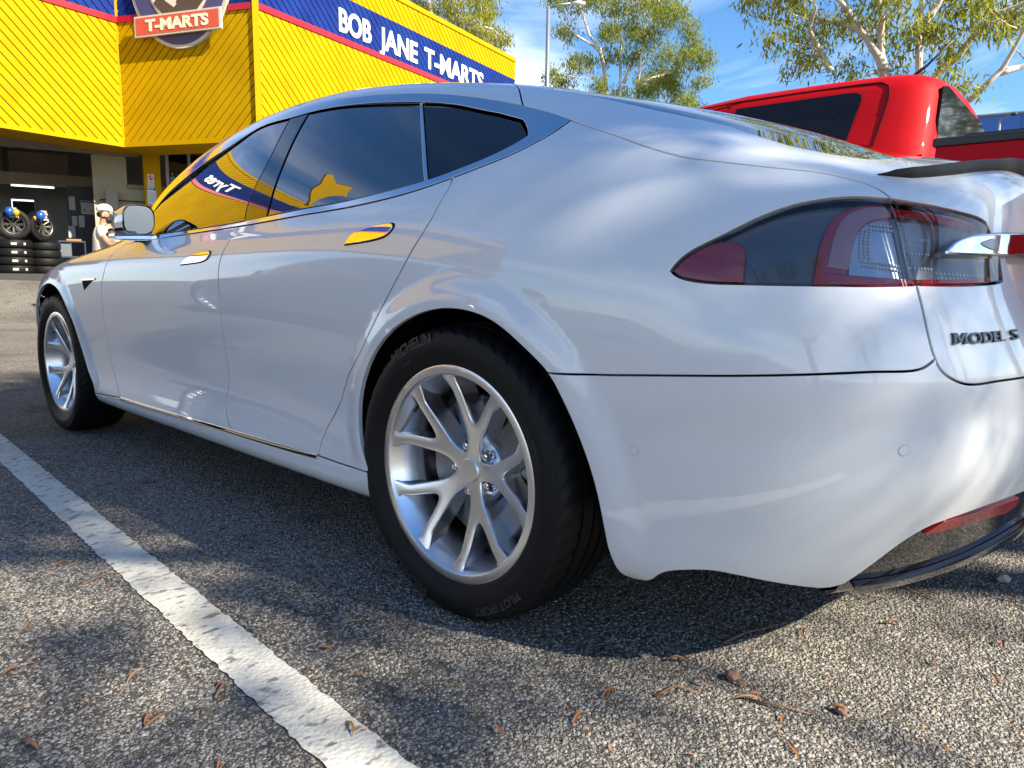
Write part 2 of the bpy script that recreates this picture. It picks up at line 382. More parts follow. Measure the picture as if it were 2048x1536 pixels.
# end wall, roof deck, soffit boards
far = C2 + DR*LEN_R
mb = MB(); v0 = far - NR*.05; mb.prism([(0, ZB - .5), (9, ZB - .5), (9, ZT - .02), (0, ZT - .02)], v0, -NR, (0, 0, 1), -DR, .1); shop(mb, 'end_wall', M_BEIGE)
back = -12.0
mb = MB()
poly = [C1 + DL*LEN_L - NL*.06, C1 - (NL + NM)*.04, C2 - (NM + NR)*.04, far - NR*.06, far - NR*12, C1 + DL*LEN_L - NL*12]
mb.add([(p.x, p.y, ZT - .30) for p in poly] + [(p.x, p.y, ZT - .14) for p in poly], [tuple(range(6)), tuple(reversed(range(6, 12)))] + [(i, 6 + i, 6 + (i + 1) % 6, (i + 1) % 6) for i in range(6)]); shop(mb, 'roof_deck', M_GREY)
SOFW = 1.15
def soffit(A, B, nA, nB, nrm):
    k = 7
    for i in range(k):
        a0, a1 = i/k, (i + 1)/k - .012
        mb = MB(); P = [A + nA*SOFW*a0, B + nB*SOFW*a0, B + nB*SOFW*a1, A + nA*SOFW*a1]
        zz = lambda a: ZB - .03 + .02*a
        mb.add([(p.x, p.y, zz(0)) for p in P] + [(p.x, p.y, zz(0) + .03) for p in P], [(0, 1, 2, 3), (7, 6, 5, 4), (0, 4, 5, 1), (1, 5, 6, 2), (2, 6, 7, 3), (3, 7, 4, 0)]); shop(mb, 'soffit_board', M_YEL)
mL = -(NL + NM).normalized()/max(.3, (NL + NM).normalized().dot(NL)); mR = -(NM + NR).normalized()/max(.3, (NM + NR).normalized().dot(NM))
soffit(C1 + DL*LEN_L, C1, -NL, mL, 0); soffit(C1, C2, mL, mR, 0); soffit(C2, far, mR, -NR, 0)

# lettering
def sign_text(txt, O, D, Nn, s0, s1, z0, h, name, m, thick=.03, depth=.03, d0=.03, shear=0):
    V, F = text_mesh(txt, 1.0, thick, .5, shear)
    w0, w1 = V[:, 0].min(), V[:, 0].max(); hm = V[:, 1].max()
    base = 0
    out = [O + D*(s0 + (s1 - s0)*(x - w0)/(w1 - w0)) + Vector((0, 0, z0 + y/hm*h)) + Nn*(d0 + (depth if z > 0 else 0)) for x, y, z in V]
    mb = MB(); mb.add(out, F); mb.v = [tuple(SHOP_INV @ Vector(p)) for p in mb.v]
    return mesh_obj(name, mb.v, mb.f, m, SHOP)
words = (('BOB', 2.33, 3.42), ('JANE', 3.72, 5.22), ('T-MARTS', 5.52, 8.42))
for w_, a, b_ in words: sign_text(w_, C2, DR, NR, a, b_, 6.20, .49, 'fascia_lettering', M_WHITE, .026, depth=.018)
# ------------------------------------------------------------------ car body surface
# A smooth spline sheet for one half of the car (y is distance from the centre plane).
# Rows run from the underside up to the roof spine, columns run round the car from the
# middle of the nose to the middle of the tail.  x = 0 is the rear axle, +x is rearwards.
def body_grid():
    X = [-3.35, -2.96, -2.5, -2.0, -1.5, -1.0, -0.5, 0.0, 0.35, 0.65]
    YM = [.915, .950, .957, .957, .960, .963, .968, .974, .955, .908]
    Z = [[.19]*8 + [.175, .165],
         [.215]*8 + [.21, .20],
         [.27]*10,
         [.335]*10,
         [.44]*10,
         [.58]*8 + [.59, .60],
         [.67, .72, .72, .72, .72, .72, .73, .75, .75, .72],
         [.73, .80, .81, .815, .82, .825, .84, .87, .87, .83]]
    O = [[-.20, -.15, -.10, -.10, -.10, -.10, -.10, -.13, -.12, -.18],
         [-.08, -.06, -.022, -.018, -.018, -.018, -.020, -.04, -.050, -.085],
         [-.05, -.04, -.006, -.004, -.004, -.004, -.005, -.025, -.035, -.052],
         [-.03, -.025, -.012, -.012, -.012, -.012, -.012, -.018, -.026, -.038],
         [-.01, -.010, -.020, -.028, -.030, -.030, -.026, -.012, -.010, -.014],
         [0, -.002, -.006, -.010, -.012, -.012, -.010, -.006, 0, 0],
         [0]*10,
         [-.02, -.012, -.006, -.003, -.002, -.002, -.003, -.006, -.012, -.012]]
    F = [[(-3.5, 0, .20), (-3.45, .3, .20), (-3.3, .55, .20)],
         [(-3.73, 0, .22), (-3.68, .36, .22), (-3.5, .66, .22)],
         [(-3.80, 0, .26), (-3.75, .39, .26), (-3.55, .70, .27)],
         [(-3.85, 0, .32), (-3.79, .41, .32), (-3.59, .74, .33)],
         [(-3.88, 0, .39), (-3.82, .42, .40), (-3.62, .76, .42)],
         [(-3.89, 0, .47), (-3.83, .43, .48), (-3.63, .77, .52)],
         [(-3.885, 0, .55), (-3.83, .42, .56), (-3.64, .76, .60)],
         [(-3.87, 0, .61), (-3.82, .40, .62), (-3.64, .74, .66)]]
    B = [[(.66, .62, .165), (.76, .45, .165), (.83, .22, .165), (.85, 0, .165)],
         [(.755, .695, .20), (.865, .53, .205), (.95, .28, .21), (.97, 0, .21)],
         [(.805, .735, .265), (.91, .565, .285), (.995, .29, .30), (1.02, 0, .30)],
         [(.845, .765, .355), (.95, .59, .38), (1.03, .30, .40), (1.055, 0, .40)],
         [(.885, .790, .46), (.985, .61, .47), (1.055, .31, .48), (1.075, 0, .48)],
         [(.895, .790, .595), (.985, .61, .60), (1.04, .31, .60), (1.06, 0, .60)],
         [(.885, .770, .70), (.965, .585, .69), (1.01, .30, .68), (1.02, 0, .68)],
         [(.872, .765, .80), (.945, .575, .79), (.985, .30, .78), (.99, 0, .78)]]
    G = []
    for r in range(8):
        row = list(F[r]) + [(X[i], YM[i] + O[r][i], Z[r][i]) for i in range(10)] + list(B[r])
        G.append(row)
    G.append([(-3.85, 0, .67), (-3.80, .36, .68), (-3.62, .68, .71),
              (-3.35, .85, .765), (-2.96, .905, .840), (-2.5, .922, .878), (-2.0, .938, .895), (-1.5, .944, .910), (-1.0, .946, .925),
              (-.5, .948, .947), (0, .935, .990), (.35, .880, 1.00), (.63, .850, .935),
              (.852, .755, .885), (.925, .57, .89), (.965, .30, .89), (.97, 0, .89)])
    G.append([(-3.76, 0, .725), (-3.72, .27, .73), (-3.58, .53, .755),
              (-3.33, .76, .805), (-2.96, .83, .864), (-2.5, .862, .910), (-2.0, .895, .932), (-1.5, .905, .946), (-1.0, .905, .964),
              (-.5, .903, .990), (0, .882, 1.042), (.33, .800, 1.088), (.60, .795, 1.012),
              (.81, .735, .965), (.90, .56, .988), (.945, .30, 1.004), (.955, 0, 1.008)])
    G.append([(-3.27, 0, .845), (-3.25, .17, .845), (-3.2, .35, .85),
              (-3.05, .52, .872), (-2.76, .64, .912), (-2.45, .72, .960), (-2.10, .838, 1.042), (-1.56, .842, 1.125), (-1.05, .836, 1.155),
              (-.55, .826, 1.165), (-.09, .79, 1.145), (.26, .715, 1.152), (.55, .705, 1.068),
              (.77, .645, 1.010), (.845, .50, 1.032), (.885, .26, 1.054), (.895, 0, 1.060)])
    G.append([(-2.70, 0, .945), (-2.69, .11, .945), (-2.66, .22, .950),
              (-2.60, .36, .957), (-2.5, .50, .975), (-2.33, .63, 1.01), (-2.02, .768, 1.140), (-1.53, .733, 1.275), (-1.05, .695, 1.342),
              (-.60, .678, 1.325), (-.17, .658, 1.245), (.14, .612, 1.222), (.41, .58, 1.142),
              (.58, .50, 1.092), (.65, .36, 1.093), (.68, .18, 1.095), (.69, 0, 1.096)])
    G.append([(-2.35, 0, 1.07), (-2.345, .10, 1.07), (-2.33, .20, 1.075),
              (-2.30, .31, 1.085), (-2.24, .42, 1.105), (-2.13, .54, 1.145), (-1.90, .675, 1.240), (-1.46, .630, 1.365), (-1.05, .597, 1.410),
              (-.65, .580, 1.392), (-.28, .552, 1.345), (0, .51, 1.290), (.22, .45, 1.238),
              (.35, .37, 1.212), (.41, .26, 1.203), (.435, .13, 1.197), (.44, 0, 1.196)])
    G.append([(-1.95, 0, 1.32), (-1.945, .05, 1.32), (-1.935, .10, 1.322),
              (-1.92, .16, 1.328), (-1.89, .215, 1.338), (-1.83, .28, 1.358), (-1.70, .345, 1.395), (-1.41, .345, 1.433), (-1.08, .33, 1.446),
              (-.76, .32, 1.435), (-.47, .30, 1.407), (-.26, .265, 1.373), (-.10, .215, 1.343),
              (0, .165, 1.318), (.05, .11, 1.306), (.075, .055, 1.300), (.08, 0, 1.299)])
    G.append([(-1.66, 0, 1.415), (-1.655, 0, 1.416), (-1.645, 0, 1.418),
              (-1.63, 0, 1.42), (-1.60, 0, 1.425), (-1.56, 0, 1.43), (-1.50, 0, 1.438), (-1.32, 0, 1.449), (-1.10, 0, 1.452),
              (-.92, 0, 1.446), (-.77, 0, 1.436), (-.67, 0, 1.427), (-.60, 0, 1.419),
              (-.55, 0, 1.413), (-.51, 0, 1.408), (-.48, 0, 1.404), (-.46, 0, 1.401)])
    return np.array(G, float)          # (15 rows, 17 columns, 3)

def _coef(P, mirror_lo, mirror_hi, lam):
    # penalised cubic B-spline coefficients along axis 0, one coordinate at a time
    n = P.shape[0]
    out = np.zeros((n + 2,) + P.shape[1:])
    A = np.zeros((n, n + 2))
    for i in range(n):
        A[i, i:i + 3] = (1/6, 4/6, 1/6)
    for c in range(3):
        sg = -1.0 if c == 1 else 1.0
        E = np.zeros((n + 2, n))                 # full coefs from inner ones
        E[1:n + 1] = np.eye(n)
        if mirror_lo: E[0, 1] = sg
        else: E[0, 0] = 2; E[0, 1] = -1
        if mirror_hi: E[n + 1, n - 2] = sg
        else: E[n + 1, n - 1] = 2; E[n + 1, n - 2] = -1
        D = np.zeros((n - 1, n + 2))
        for i in range(n - 1): D[i, i:i + 4] = (-1, 3, -3, 1)
        AE = A @ E; DE = D @ E
        M = AE.T @ AE + lam * DE.T @ DE
        rhs = AE.T @ P[..., c].reshape(n, -1)
        out[..., c] = (E @ np.linalg.solve(M, rhs)).reshape((n + 2,) + P.shape[1:-1])
    return out

_G = body_grid()
_NV, _NU = _G.shape[0], _G.shape[1]
_C1 = _coef(_G, False, True, .012)                                     # along v
_C = _coef(np.swapaxes(_C1, 0, 1), True, True, .012)                    # along u -> (NU+2, NV+2, 3)

def _bw(t):
    i = np.floor(t).astype(int); f = t - i
    f2 = f*f; f3 = f2*f
    w = np.stack([(1 - 3*f + 3*f2 - f3)/6, (4 - 6*f2 + 3*f3)/6, (1 + 3*f + 3*f2 - 3*f3)/6, f3/6], -1)
    return i, w

ARCH_R = [(-.33, .10), (-.32, .21), (-.298, .299), (-.329, .348), (-.349, .405), (-.342, .485), (-.307, .561), (-.26, .618), (-.194, .671), (-.113, .71), (-.031, .732),
          (.037, .737), (.108, .73), (.168, .711), (.231, .675), (.279, .642), (.308, .617), (.339, .569), (.37, .514), (.399, .44),
          (.414, .372), (.42, .273), (.43, .10)]
ARCH_F = [(-3.32, .10), (-3.33, .30), (-3.325, .45), (-3.28, .57), (-3.20, .66), (-3.09, .722), (-2.96, .748), (-2.843, .736), (-2.759, .699), (-2.693, .642),
          (-2.623, .571), (-2.573, .477), (-2.512, .376), (-2.43, .295), (-2.417, .259), (-2.41, .10)]

def _dist(px, pz, poly):
    P = np.array(poly); d = np.full(px.shape, 9.)
    for a, b in zip(P[:-1], P[1:]):
        e = b - a; t = np.clip(((px - a[0])*e[0] + (pz - a[1])*e[1])/(e @ e), 0, 1)
        d = np.minimum(d, np.hypot(px - a[0] - t*e[0], pz - a[1] - t*e[1]))
    return d

def _ss(a, b, x):
    t = np.clip((x - a)/(b - a), 0, 1); return t*t*(3 - 2*t)

def _raw(u, v):
    u = np.clip(np.asarray(u, float), 0, _NU - 1.000001); v = np.clip(np.asarray(v, float), 0, _NV - 1.000001)
    iu, wu = _bw(u); iv, wv = _bw(v)
    out = np.zeros(u.shape + (3,))
    for a in range(4):
        for b in range(4):
            out += (wu[..., a]*wv[..., b])[..., None]*_C[iu + a, iv + b]
    return out

def _feat(P):
    # outward relief: flared arch lips and the crease of the rear bumper
    x, y, z = P[..., 0], P[..., 1], P[..., 2]
    side = _ss(.60, .80, y)
    h = .015*(1 - _ss(.012, .085, _dist(x, z, ARCH_R)))*_ss(.22, .36, z) * (x < .9)*(x > -.9)
    h = h + .013*(1 - _ss(.012, .080, _dist(x, z, ARCH_F)))*_ss(.22, .36, z) * (x < -2.0)
    h = h*side
    zc = .490 + .085*_ss(.45, 1.0, x)
    h = h + .012*_ss(.45, .75, x)*_ss(0, .10, z - zc + .006)*(1 - _ss(.16, .30, z - zc))
    return h

def body(u, v, normal=False):
    u = np.asarray(u, float); v = np.asarray(v, float)
    def nrm(uu, vv, e=.004):
        a = _raw(uu + e, vv) - _raw(uu - e, vv); b = _raw(uu, vv + e) - _raw(uu, vv - e)
        n = np.cross(b, a); n /= np.linalg.norm(n, axis=-1, keepdims=True) + 1e-12
        return n
    def full(uu, vv):
        P = _raw(uu, vv)
        return P + nrm(uu, vv)*_feat(P)[..., None]
    P = full(u, v)
    if not normal: return P
    e = .006
    uc = np.clip(u, e, _NU - 1 - e); vc = np.clip(v, e, _NV - 1 - e)
    n = np.cross(full(uc, vc + e) - full(uc, vc - e), full(uc + e, vc) - full(uc - e, vc))
    n /= np.linalg.norm(n, axis=-1, keepdims=True) + 1e-12
    return P, n
# ------------------------------------------------------------------ panels cut from the body sheet
SU, SV = .42, .11                                   # rough metres per unit of u and v
def crv(pts, step=.012):
    P = np.array(pts, float)*[SU, SV]
    if len(P) == 2:
        n = max(2, int(np.linalg.norm(P[1] - P[0])/step) + 1)
        return [tuple(q/[SU, SV]) for q in np.linspace(P[0], P[1], n)]
    E = np.vstack([2*P[0] - P[1], P, 2*P[-1] - P[-2]]); out = []
    for i in range(1, len(E) - 2):
        p0, p1, p2, p3 = E[i - 1:i + 3]
        n = max(2, int(np.linalg.norm(p2 - p1)/.003))
        d = [max(np.linalg.norm(b - a), 1e-6)**.5 for a, b in ((p0, p1), (p1, p2), (p2, p3))]
        t = np.linspace(0, d[1], n, endpoint=False)[:, None]
        m1 = ((p1 - p0)/d[0] - (p2 - p0)/(d[0] + d[1]) + (p2 - p1)/d[1])*d[1]
        m2 = ((p2 - p1)/d[1] - (p3 - p1)/(d[1] + d[2]) + (p3 - p2)/d[2])*d[1]
        s = t/d[1]
        out.append((2*s**3 - 3*s**2 + 1)*p1 + (s**3 - 2*s**2 + s)*m1 + (-2*s**3 + 3*s**2)*p2 + (s**3 - s**2)*m2)
    Q = np.vstack(out + [P[-1:]])
    L = np.concatenate([[0], np.cumsum(np.linalg.norm(np.diff(Q, axis=0), axis=1))])
    n = max(2, int(L[-1]/step) + 1)
    # light smoothing that keeps the ends
    t = np.linspace(0, L[-1], n); Q = np.stack([np.interp(t, L, Q[:, 0]), np.interp(t, L, Q[:, 1])], 1)
    for _ in range(4):
        Q[1:-1] = .5*Q[1:-1] + .25*(Q[:-2] + Q[2:])
    return [tuple(q/[SU, SV]) for q in Q]
def rev(l): return list(reversed(l))
def join(*segs):
    out = []
    for s in segs:
        for q in s:
            if not out or (abs(q[0] - out[-1][0])*SU + abs(q[1] - out[-1][1])*SV) > .002: out.append(q)
    if (abs(out[0][0] - out[-1][0])*SU + abs(out[0][1] - out[-1][1])*SV) < .002: out.pop()
    return out
def upto(line, key, lo, hi):
    return [q for q in line if lo <= key(q) <= hi]

def sheet(poly, off=0.0, inset=.002, skirt=.012, lip=.0015, step=.03, surf=None):
    # -> verts, faces, normals of the patch of body sheet inside the (u, v) outline
    poly = np.array(poly, float)
    area = .5*np.sum(poly[:, 0]*np.roll(poly[:, 1], -1) - np.roll(poly[:, 0], -1)*poly[:, 1])
    if area < 0: poly = poly[::-1].copy()
    ab = poly*[SU, SV]; nb = len(ab)
    lo, hi = ab.min(0), ab.max(0)
    ga = np.arange(lo[0] + step/2, hi[0], step); gb = np.arange(lo[1] + step/2, hi[1], step)
    GA, GB = np.meshgrid(ga, gb, indexing='ij'); GA = GA + (np.arange(GB.shape[1]) % 2)*step*.5
    pts = np.stack([GA.ravel(), GB.ravel()], 1)
    # keep those inside and clear of the outline
    ins = np.zeros(len(pts), bool); dmin = np.full(len(pts), 9.)
    for i in range(nb):
        a, b = ab[i], ab[(i + 1) % nb]
        if (a[1] != b[1]):
            c = ((a[1] > pts[:, 1]) != (b[1] > pts[:, 1])) & (pts[:, 0] < (b[0] - a[0])*(pts[:, 1] - a[1])/(b[1] - a[1]) + a[0])
            ins ^= c
        e = b - a; t = np.clip(((pts - a) @ e)/(e @ e + 1e-12), 0, 1)
        dmin = np.minimum(dmin, np.linalg.norm(pts - a - t[:, None]*e, axis=1))
    pts = pts[ins & (dmin > step*.4)]
    allp = np.vstack([ab, pts]) if len(pts) else ab
    vo, _e, fo, ov, _oe, _of = delaunay_2d_cdt([Vector(q) for q in allp], [(i, (i + 1) % nb) for i in range(nb)], [], 1, 1e-7)
    vo = np.array([tuple(q) for q in vo])
    # drop triangles that lie in a pocket of the outline
    C_ = np.array([(vo[a] + vo[b] + vo[c_])/3 for a, b, c_ in fo]); inn = np.zeros(len(C_), bool)
    for i in range(nb):
        a, b = ab[i], ab[(i + 1) % nb]
        if a[1] != b[1]:
            inn ^= ((a[1] > C_[:, 1]) != (b[1] > C_[:, 1])) & (C_[:, 0] < (b[0] - a[0])*(C_[:, 1] - a[1])/(b[1] - a[1]) + a[0])
    fo = [f for f, k in zip(fo, inn) if k]
    idx = {}
    for k, l in enumerate(ov):
        for i in l:
            if i < nb: idx[i] = k
    ring = [idx[i] for i in range(nb)]
    u, v = vo[:, 0]/SU, vo[:, 1]/SV
    P, N = body(u, v, True)
    if surf is not None: P, N = surf(P)
    P = P + N*off
    cen = np.array([(u[k] < .002 or u[k] > _NU - 1.002 or v[k] > _NV - 1.002) for k in ring])
    B = P[ring]; BN = N[ring]
    T = np.roll(B, -1, 0) - np.roll(B, 1, 0)
    for i in np.nonzero(cen)[0]: pass
    T /= np.linalg.norm(T, axis=1, keepdims=True) + 1e-12
    I = np.cross(T, BN); I /= np.linalg.norm(I, axis=1, keepdims=True) + 1e-12
    I[cen] = [0, 0, 0]
    P[ring] = B + I*(inset + lip)
    for k in range(len(ring)):
        if cen[k]: P[ring[k], 1] = 0
    V = [P]; NN = [N]; F = []
    for f in fo:
        a, b, c = f
        n = np.cross(P[b] - P[a], P[c] - P[a])
        F.append((a, b, c) if n @ N[a] > 0 else (a, c, b))
    k0 = len(P)
    B0 = P[ring]
    B1 = B0 - I*lip - BN*lip*.6
    n1 = BN*.45 - I*.9; n1 /= np.linalg.norm(n1, axis=1, keepdims=True) + 1e-12
    B2 = B1 - BN*skirt
    V += [B1, B1.copy(), B2]; NN += [n1, -I + BN*1e-6, -I + BN*1e-6]
    m = len(ring)
    for i in range(m):
        j = (i + 1) % m
        if cen[i] and cen[j]: continue
        F.append((ring[i], k0 + i, k0 + j, ring[j]))
        F.append((k0 + m + i, k0 + 2*m + i, k0 + 2*m + j, k0 + m + j))
    V = np.vstack(V); NN = np.vstack(NN)
    for i in range(len(fo), len(F)):
        f = F[i]; n = np.cross(V[f[2]] - V[f[0]], V[f[3]] - V[f[1]])
        if n @ NN[list(f)].sum(0) < 0: F[i] = tuple(reversed(f))
    NN /= np.linalg.norm(NN, axis=1, keepdims=True) + 1e-12
    return V, F, NN

MIR = np.array([1, -1, 1.])
def panel(name, poly, m, parent, both=True, centre=False, label=None, **kw):
    V, F, N = sheet(poly, **kw)
    rf = [tuple(reversed(f)) for f in F]
    if centre:                                   # one mesh spanning the centre plane
        k = len(V)
        o = mesh_obj(name, np.vstack([V*MIR, V]), rf + [tuple(i + k for i in f) for f in F], m, parent, normals=np.vstack([N*MIR, N]))
        bm = bmesh.new(); bm.from_mesh(o.data)
        bm.free()
        if label: o['label'] = label
        return o
    o = mesh_obj(name, V*MIR, rf, m, parent, normals=N*MIR)
    if label: o['label'] = label
    if both:
        mesh_obj(name, V, F, m, parent, normals=N)
    return o
# feature lines of the body in sheet coordinates (u round the car, v upwards)
LN = {
    'belt': [(6.313, 8.734), (7.262, 8.791), (7.918, 8.807), (8.696, 8.794), (9.132, 8.684), (9.49, 8.632), (9.692, 8.678), (9.878, 8.784), (10.089, 8.955), (10.278, 9.149), (10.525, 9.637), (10.691, 10.19)],
    'aper_low': [(6.318, 8.953), (7.244, 8.927), (7.9, 8.933), (8.218, 8.967), (8.67, 8.972), (9.094, 8.914), (9.687, 8.927), (9.878, 9.028), (10.074, 9.183), (10.266, 9.462), (10.362, 9.697)],
    'aper_top': [(6.337, 9.041), (6.398, 10.181), (6.904, 10.543), (7.34, 10.744), (7.625, 10.963), (8.018, 10.93), (8.197, 10.952), (8.684, 10.974), (9.144, 10.966), (9.383, 10.955), (9.706, 10.891), (10.112, 10.595), (10.318, 10.319), (10.366, 9.909)],
    'trim_top': [(6.188, 9.502), (6.151, 10.579), (6.8, 10.806), (7.11, 11.049), (7.397, 11.217), (7.718, 11.312), (8.09, 11.263), (8.61, 11.229), (9.082, 11.245), (9.664, 11.211), (10.083, 11.037), (10.301, 10.86)],
    'hatchgap': [(10.301, 10.86), (10.539, 10.545), (10.691, 10.19), (10.908, 9.609), (11.188, 9.045), (11.487, 8.813), (11.729, 8.857), (12.12, 9.042), (12.422, 9.22), (12.638, 9.291), (12.927, 9.147), (13.07, 8.936), (13.117, 8.753)],
    'roofseam': [(10.241, 11.75), (10.266, 11.262), (10.301, 10.86)],
    'glassedge': [(10.607, 11.795), (11.034, 11.428), (11.458, 11.101), (11.788, 10.989), (12.126, 10.907), (12.361, 10.686), (12.508, 10.542), (12.921, 10.467), (13.388, 10.369)],
    'bpl': [(8.01, 10.954), (8.049, 10.101), (7.947, 9.432), (7.914, 8.928)],
    'bpr': [(8.192, 10.948), (8.248, 9.996), (8.23, 9.394), (8.218, 8.967)],
    'divider': [(9.383, 10.955), (9.568, 9.964), (9.691, 8.907)],
    'fend_gap': [(6.075, 8.774), (5.888, 8.684), (5.693, 7.673), (5.628, 6.884), (5.553, 6.283), (5.5, 5.418), (5.494, 4.747), (5.525, 3.797), (5.661, 3.059), (5.818, 2.217)],
    'fd_rd': [(7.905, 8.804), (7.878, 8.685), (7.843, 8.154), (7.765, 7.017), (7.756, 6.187), (7.749, 5.549), (7.73, 4.74), (7.737, 4.198), (7.729, 3.968), (7.684, 3.481), (7.727, 2.96), (7.834, 2.384)],
    'rd_q': [(9.878, 8.784), (9.895, 8.532), (9.876, 8.107), (9.855, 7.609), (9.81, 7.285), (9.658, 6.52), (9.495, 5.887), (9.33, 5.243), (9.167, 4.77), (9.059, 4.152), (8.937, 3.548), (8.883, 3.047), (8.873, 2.505)],
    'doorbot': [(5.818, 2.217), (6.857, 2.273), (7.834, 2.384), (8.399, 2.433), (8.871, 2.502)],
    'sillseam': [(8.871, 2.502), (9.089, 2.458), (9.325, 2.465)],
    'fsill': [(5.189, 1.925), (5.818, 2.217)],
    'archr': [(9.347, 0.916), (9.39, 2.485), (9.322, 3.108), (9.281, 3.694), (9.294, 4.348), (9.37, 4.875), (9.465, 5.237), (9.605, 5.564), (9.78, 5.801), (9.965, 5.928), (10.127, 5.953), (10.305, 5.898), (10.461, 5.773), (10.63, 5.541), (10.765, 5.334), (10.847, 5.188), (10.941, 4.876), (11.031, 4.518), (11.118, 4.004), (11.163, 3.42), (11.183, 2.149)],
    'archf': [(4.262, 6.153), (4.458, 5.83), (4.597, 5.41), (4.745, 4.928), (4.847, 4.283), (4.975, 3.428), (5.159, 2.445), (5.168, 1.862)],
    'tail': [(11.589, 6.737), (11.608, 6.833), (11.675, 7.033), (11.873, 7.392), (12.107, 7.834), (12.357, 8.233), (12.635, 8.547), (12.861, 8.697), (13.113, 8.73), (13.436, 8.617), (13.842, 8.429), (14.088, 8.32), (14.257, 8.198), (14.324, 7.987), (14.421, 7.667), (14.414, 7.361), (14.385, 7.256), (14.248, 7.212), (13.24, 7.073), (12.583, 6.875), (12.037, 6.7), (11.809, 6.635), (11.675, 6.644), (11.611, 6.674)],
    'tailsplit': [(13.133, 8.73), (13.165, 8.251), (13.194, 7.594), (13.206, 7.066)],
    'trunkseam': [(13.223, 7.065), (13.217, 6.688), (13.243, 6.26), (13.302, 5.82), (13.346, 5.659), (13.436, 5.546), (13.588, 5.443), (13.752, 5.423), (13.986, 5.447), (14.406, 5.452)],
    'bumpseam': [(10.847, 5.188), (11.179, 5.223), (11.511, 5.281), (11.965, 5.373), (12.386, 5.473), (12.821, 5.586), (13.21, 5.676), (13.315, 5.712)],
    'bumpbot': [(11.183, 2.149), (11.198, 1.658), (11.211, 1.132), (11.375, 1.149), (11.555, 1.662), (11.746, 1.947), (11.915, 2.077), (12.088, 2.057), (12.372, 1.956), (12.686, 1.838), (12.918, 1.777), (13.07, 1.85)],
    'diff_up': [(13.062, 1.89), (13.251, 2.452), (13.429, 2.886), (13.603, 3.107), (13.826, 3.173), (14.302, 3.185), (14.788, 3.131)],
    'diff_lo': [(13.166, 1.828), (13.671, 1.721), (14.219, 1.691), (14.766, 1.82), (15.269, 1.975)],
    'reflector': [(13.652, 2.922), (13.841, 3.119), (14.816, 2.967), (14.868, 2.737), (14.734, 2.617), (14.156, 2.76), (13.718, 2.852)],
    'chromebar': [(13.486, 7.649), (13.65, 7.876), (13.848, 7.981), (14.282, 8.036), (14.994, 8.079), (14.987, 7.744), (13.495, 7.632)],
    'badge': [(13.459, 6.053), (14.377, 6.15), (13.462, 6.208), (14.41, 6.308)],
    'sensors': [(11.403, 4.319), (13.148, 4.533)],
    'crease': [(12.476, 4.585), (13.149, 4.653), (13.832, 4.739), (14.446, 4.709)],
    'vent': [(5.044, 6.472), (5.384, 6.538), (5.092, 6.043)],
    'handle_f': [(7.174, 7.127), (7.297, 7.498), (7.624, 7.647), (7.589, 7.333), (7.532, 7.236)],
    'handle_r': [(9.179, 7.293), (9.232, 7.574), (9.311, 7.654), (9.572, 7.617), (9.541, 7.395), (9.462, 7.312)],
    'plate': [(14.515, 7.672), (14.689, 6.801)],
    'lamp_red': [(11.589, 6.737), (11.807, 7.298), (12.031, 7.407), (12.049, 6.72), (11.675, 6.644)],
    'lamp_arc_out': [(12.472, 6.878), (12.509, 7.449), (12.595, 8.041), (12.723, 8.403), (12.896, 8.623)],
    'lamp_arc_in': [(12.699, 6.957), (12.73, 7.366), (12.787, 7.839), (12.904, 8.179), (13.127, 8.327)],
}
# ------------------------------------------------------------------ materials of the car
def paint(name, base, flake=0.0, coat=1.0, rough=.38, metal=0.0):
    m = mat(name, base, rough, metal, .5, coat, .015)
    n, l, b = nodes(m)
    b.inputs['Coat IOR'].default_value = 1.6
    tc = n.new('ShaderNodeTexCoord')
    t = n.new('ShaderNodeTexNoise'); t.inputs['Scale'].default_value = 900; t.inputs['Detail'].default_value = 1
    r = n.new('ShaderNodeValToRGB'); r.color_ramp.elements[0].position = .35; r.color_ramp.elements[1].position = .65
    r.color_ramp.elements[0].color = (*[c*(1 - flake) for c in base], 1); r.color_ramp.elements[1].color = (*[min(1, c*(1 + flake)) for c in base], 1)
    l.new(tc.outputs['Object'], t.inputs['Vector']); l.new(t.outputs[0], r.inputs[0]); l.new(r.outputs[0], b.inputs['Base Color'])
    # a faint film of dust, patchy, dulls the clear coat a little
    t2 = n.new('ShaderNodeTexNoise'); t2.inputs['Scale'].default_value = 3.0; t2.inputs['Detail'].default_value = 6
    mr = n.new('ShaderNodeMapRange'); mr.inputs[1].default_value = .35; mr.inputs[2].default_value = .75; mr.inputs[3].default_value = .012; mr.inputs[4].default_value = .05
    l.new(tc.outputs['Object'], t2.inputs['Vector']); l.new(t2.outputs[0], mr.inputs[0]); l.new(mr.outputs[0], b.inputs['Coat Roughness'])
    return m
M_PAINT = paint('pearl_white_paint', (.645, .67, .695), .05, rough=.35, metal=.0)
M_BLACK = mat('black_plastic', (.012, .012, .013), .45)
M_SHELL = mat('dark_cavity', (.006, .006, .006), .8, spec=.1)
M_GLOSSBLK = mat('gloss_black', (.006, .006, .008), .06, coat=.5)
M_GLASS = mat('tinted_glass', (.004, .006, .012), .0, spec=.5, coat=1.0, coat_rough=0.0, ior=1.52)
nodes(M_GLASS)[2].inputs['Coat IOR'].default_value = 1.65
M_GLASS2 = mat('privacy_glass', (.007, .008, .014), .04, spec=.28)
M_CHROME = mat('satin_chrome', (.62, .66, .72), .10, 1.0)
M_BRIGHT = mat('bright_chrome', (.80, .82, .85), .03, 1.0)
M_RUBBER = mat('tyre_rubber', (.0055, .0055, .006), .55, spec=.22)
add_bump(M_RUBBER, 160, .25, .002)
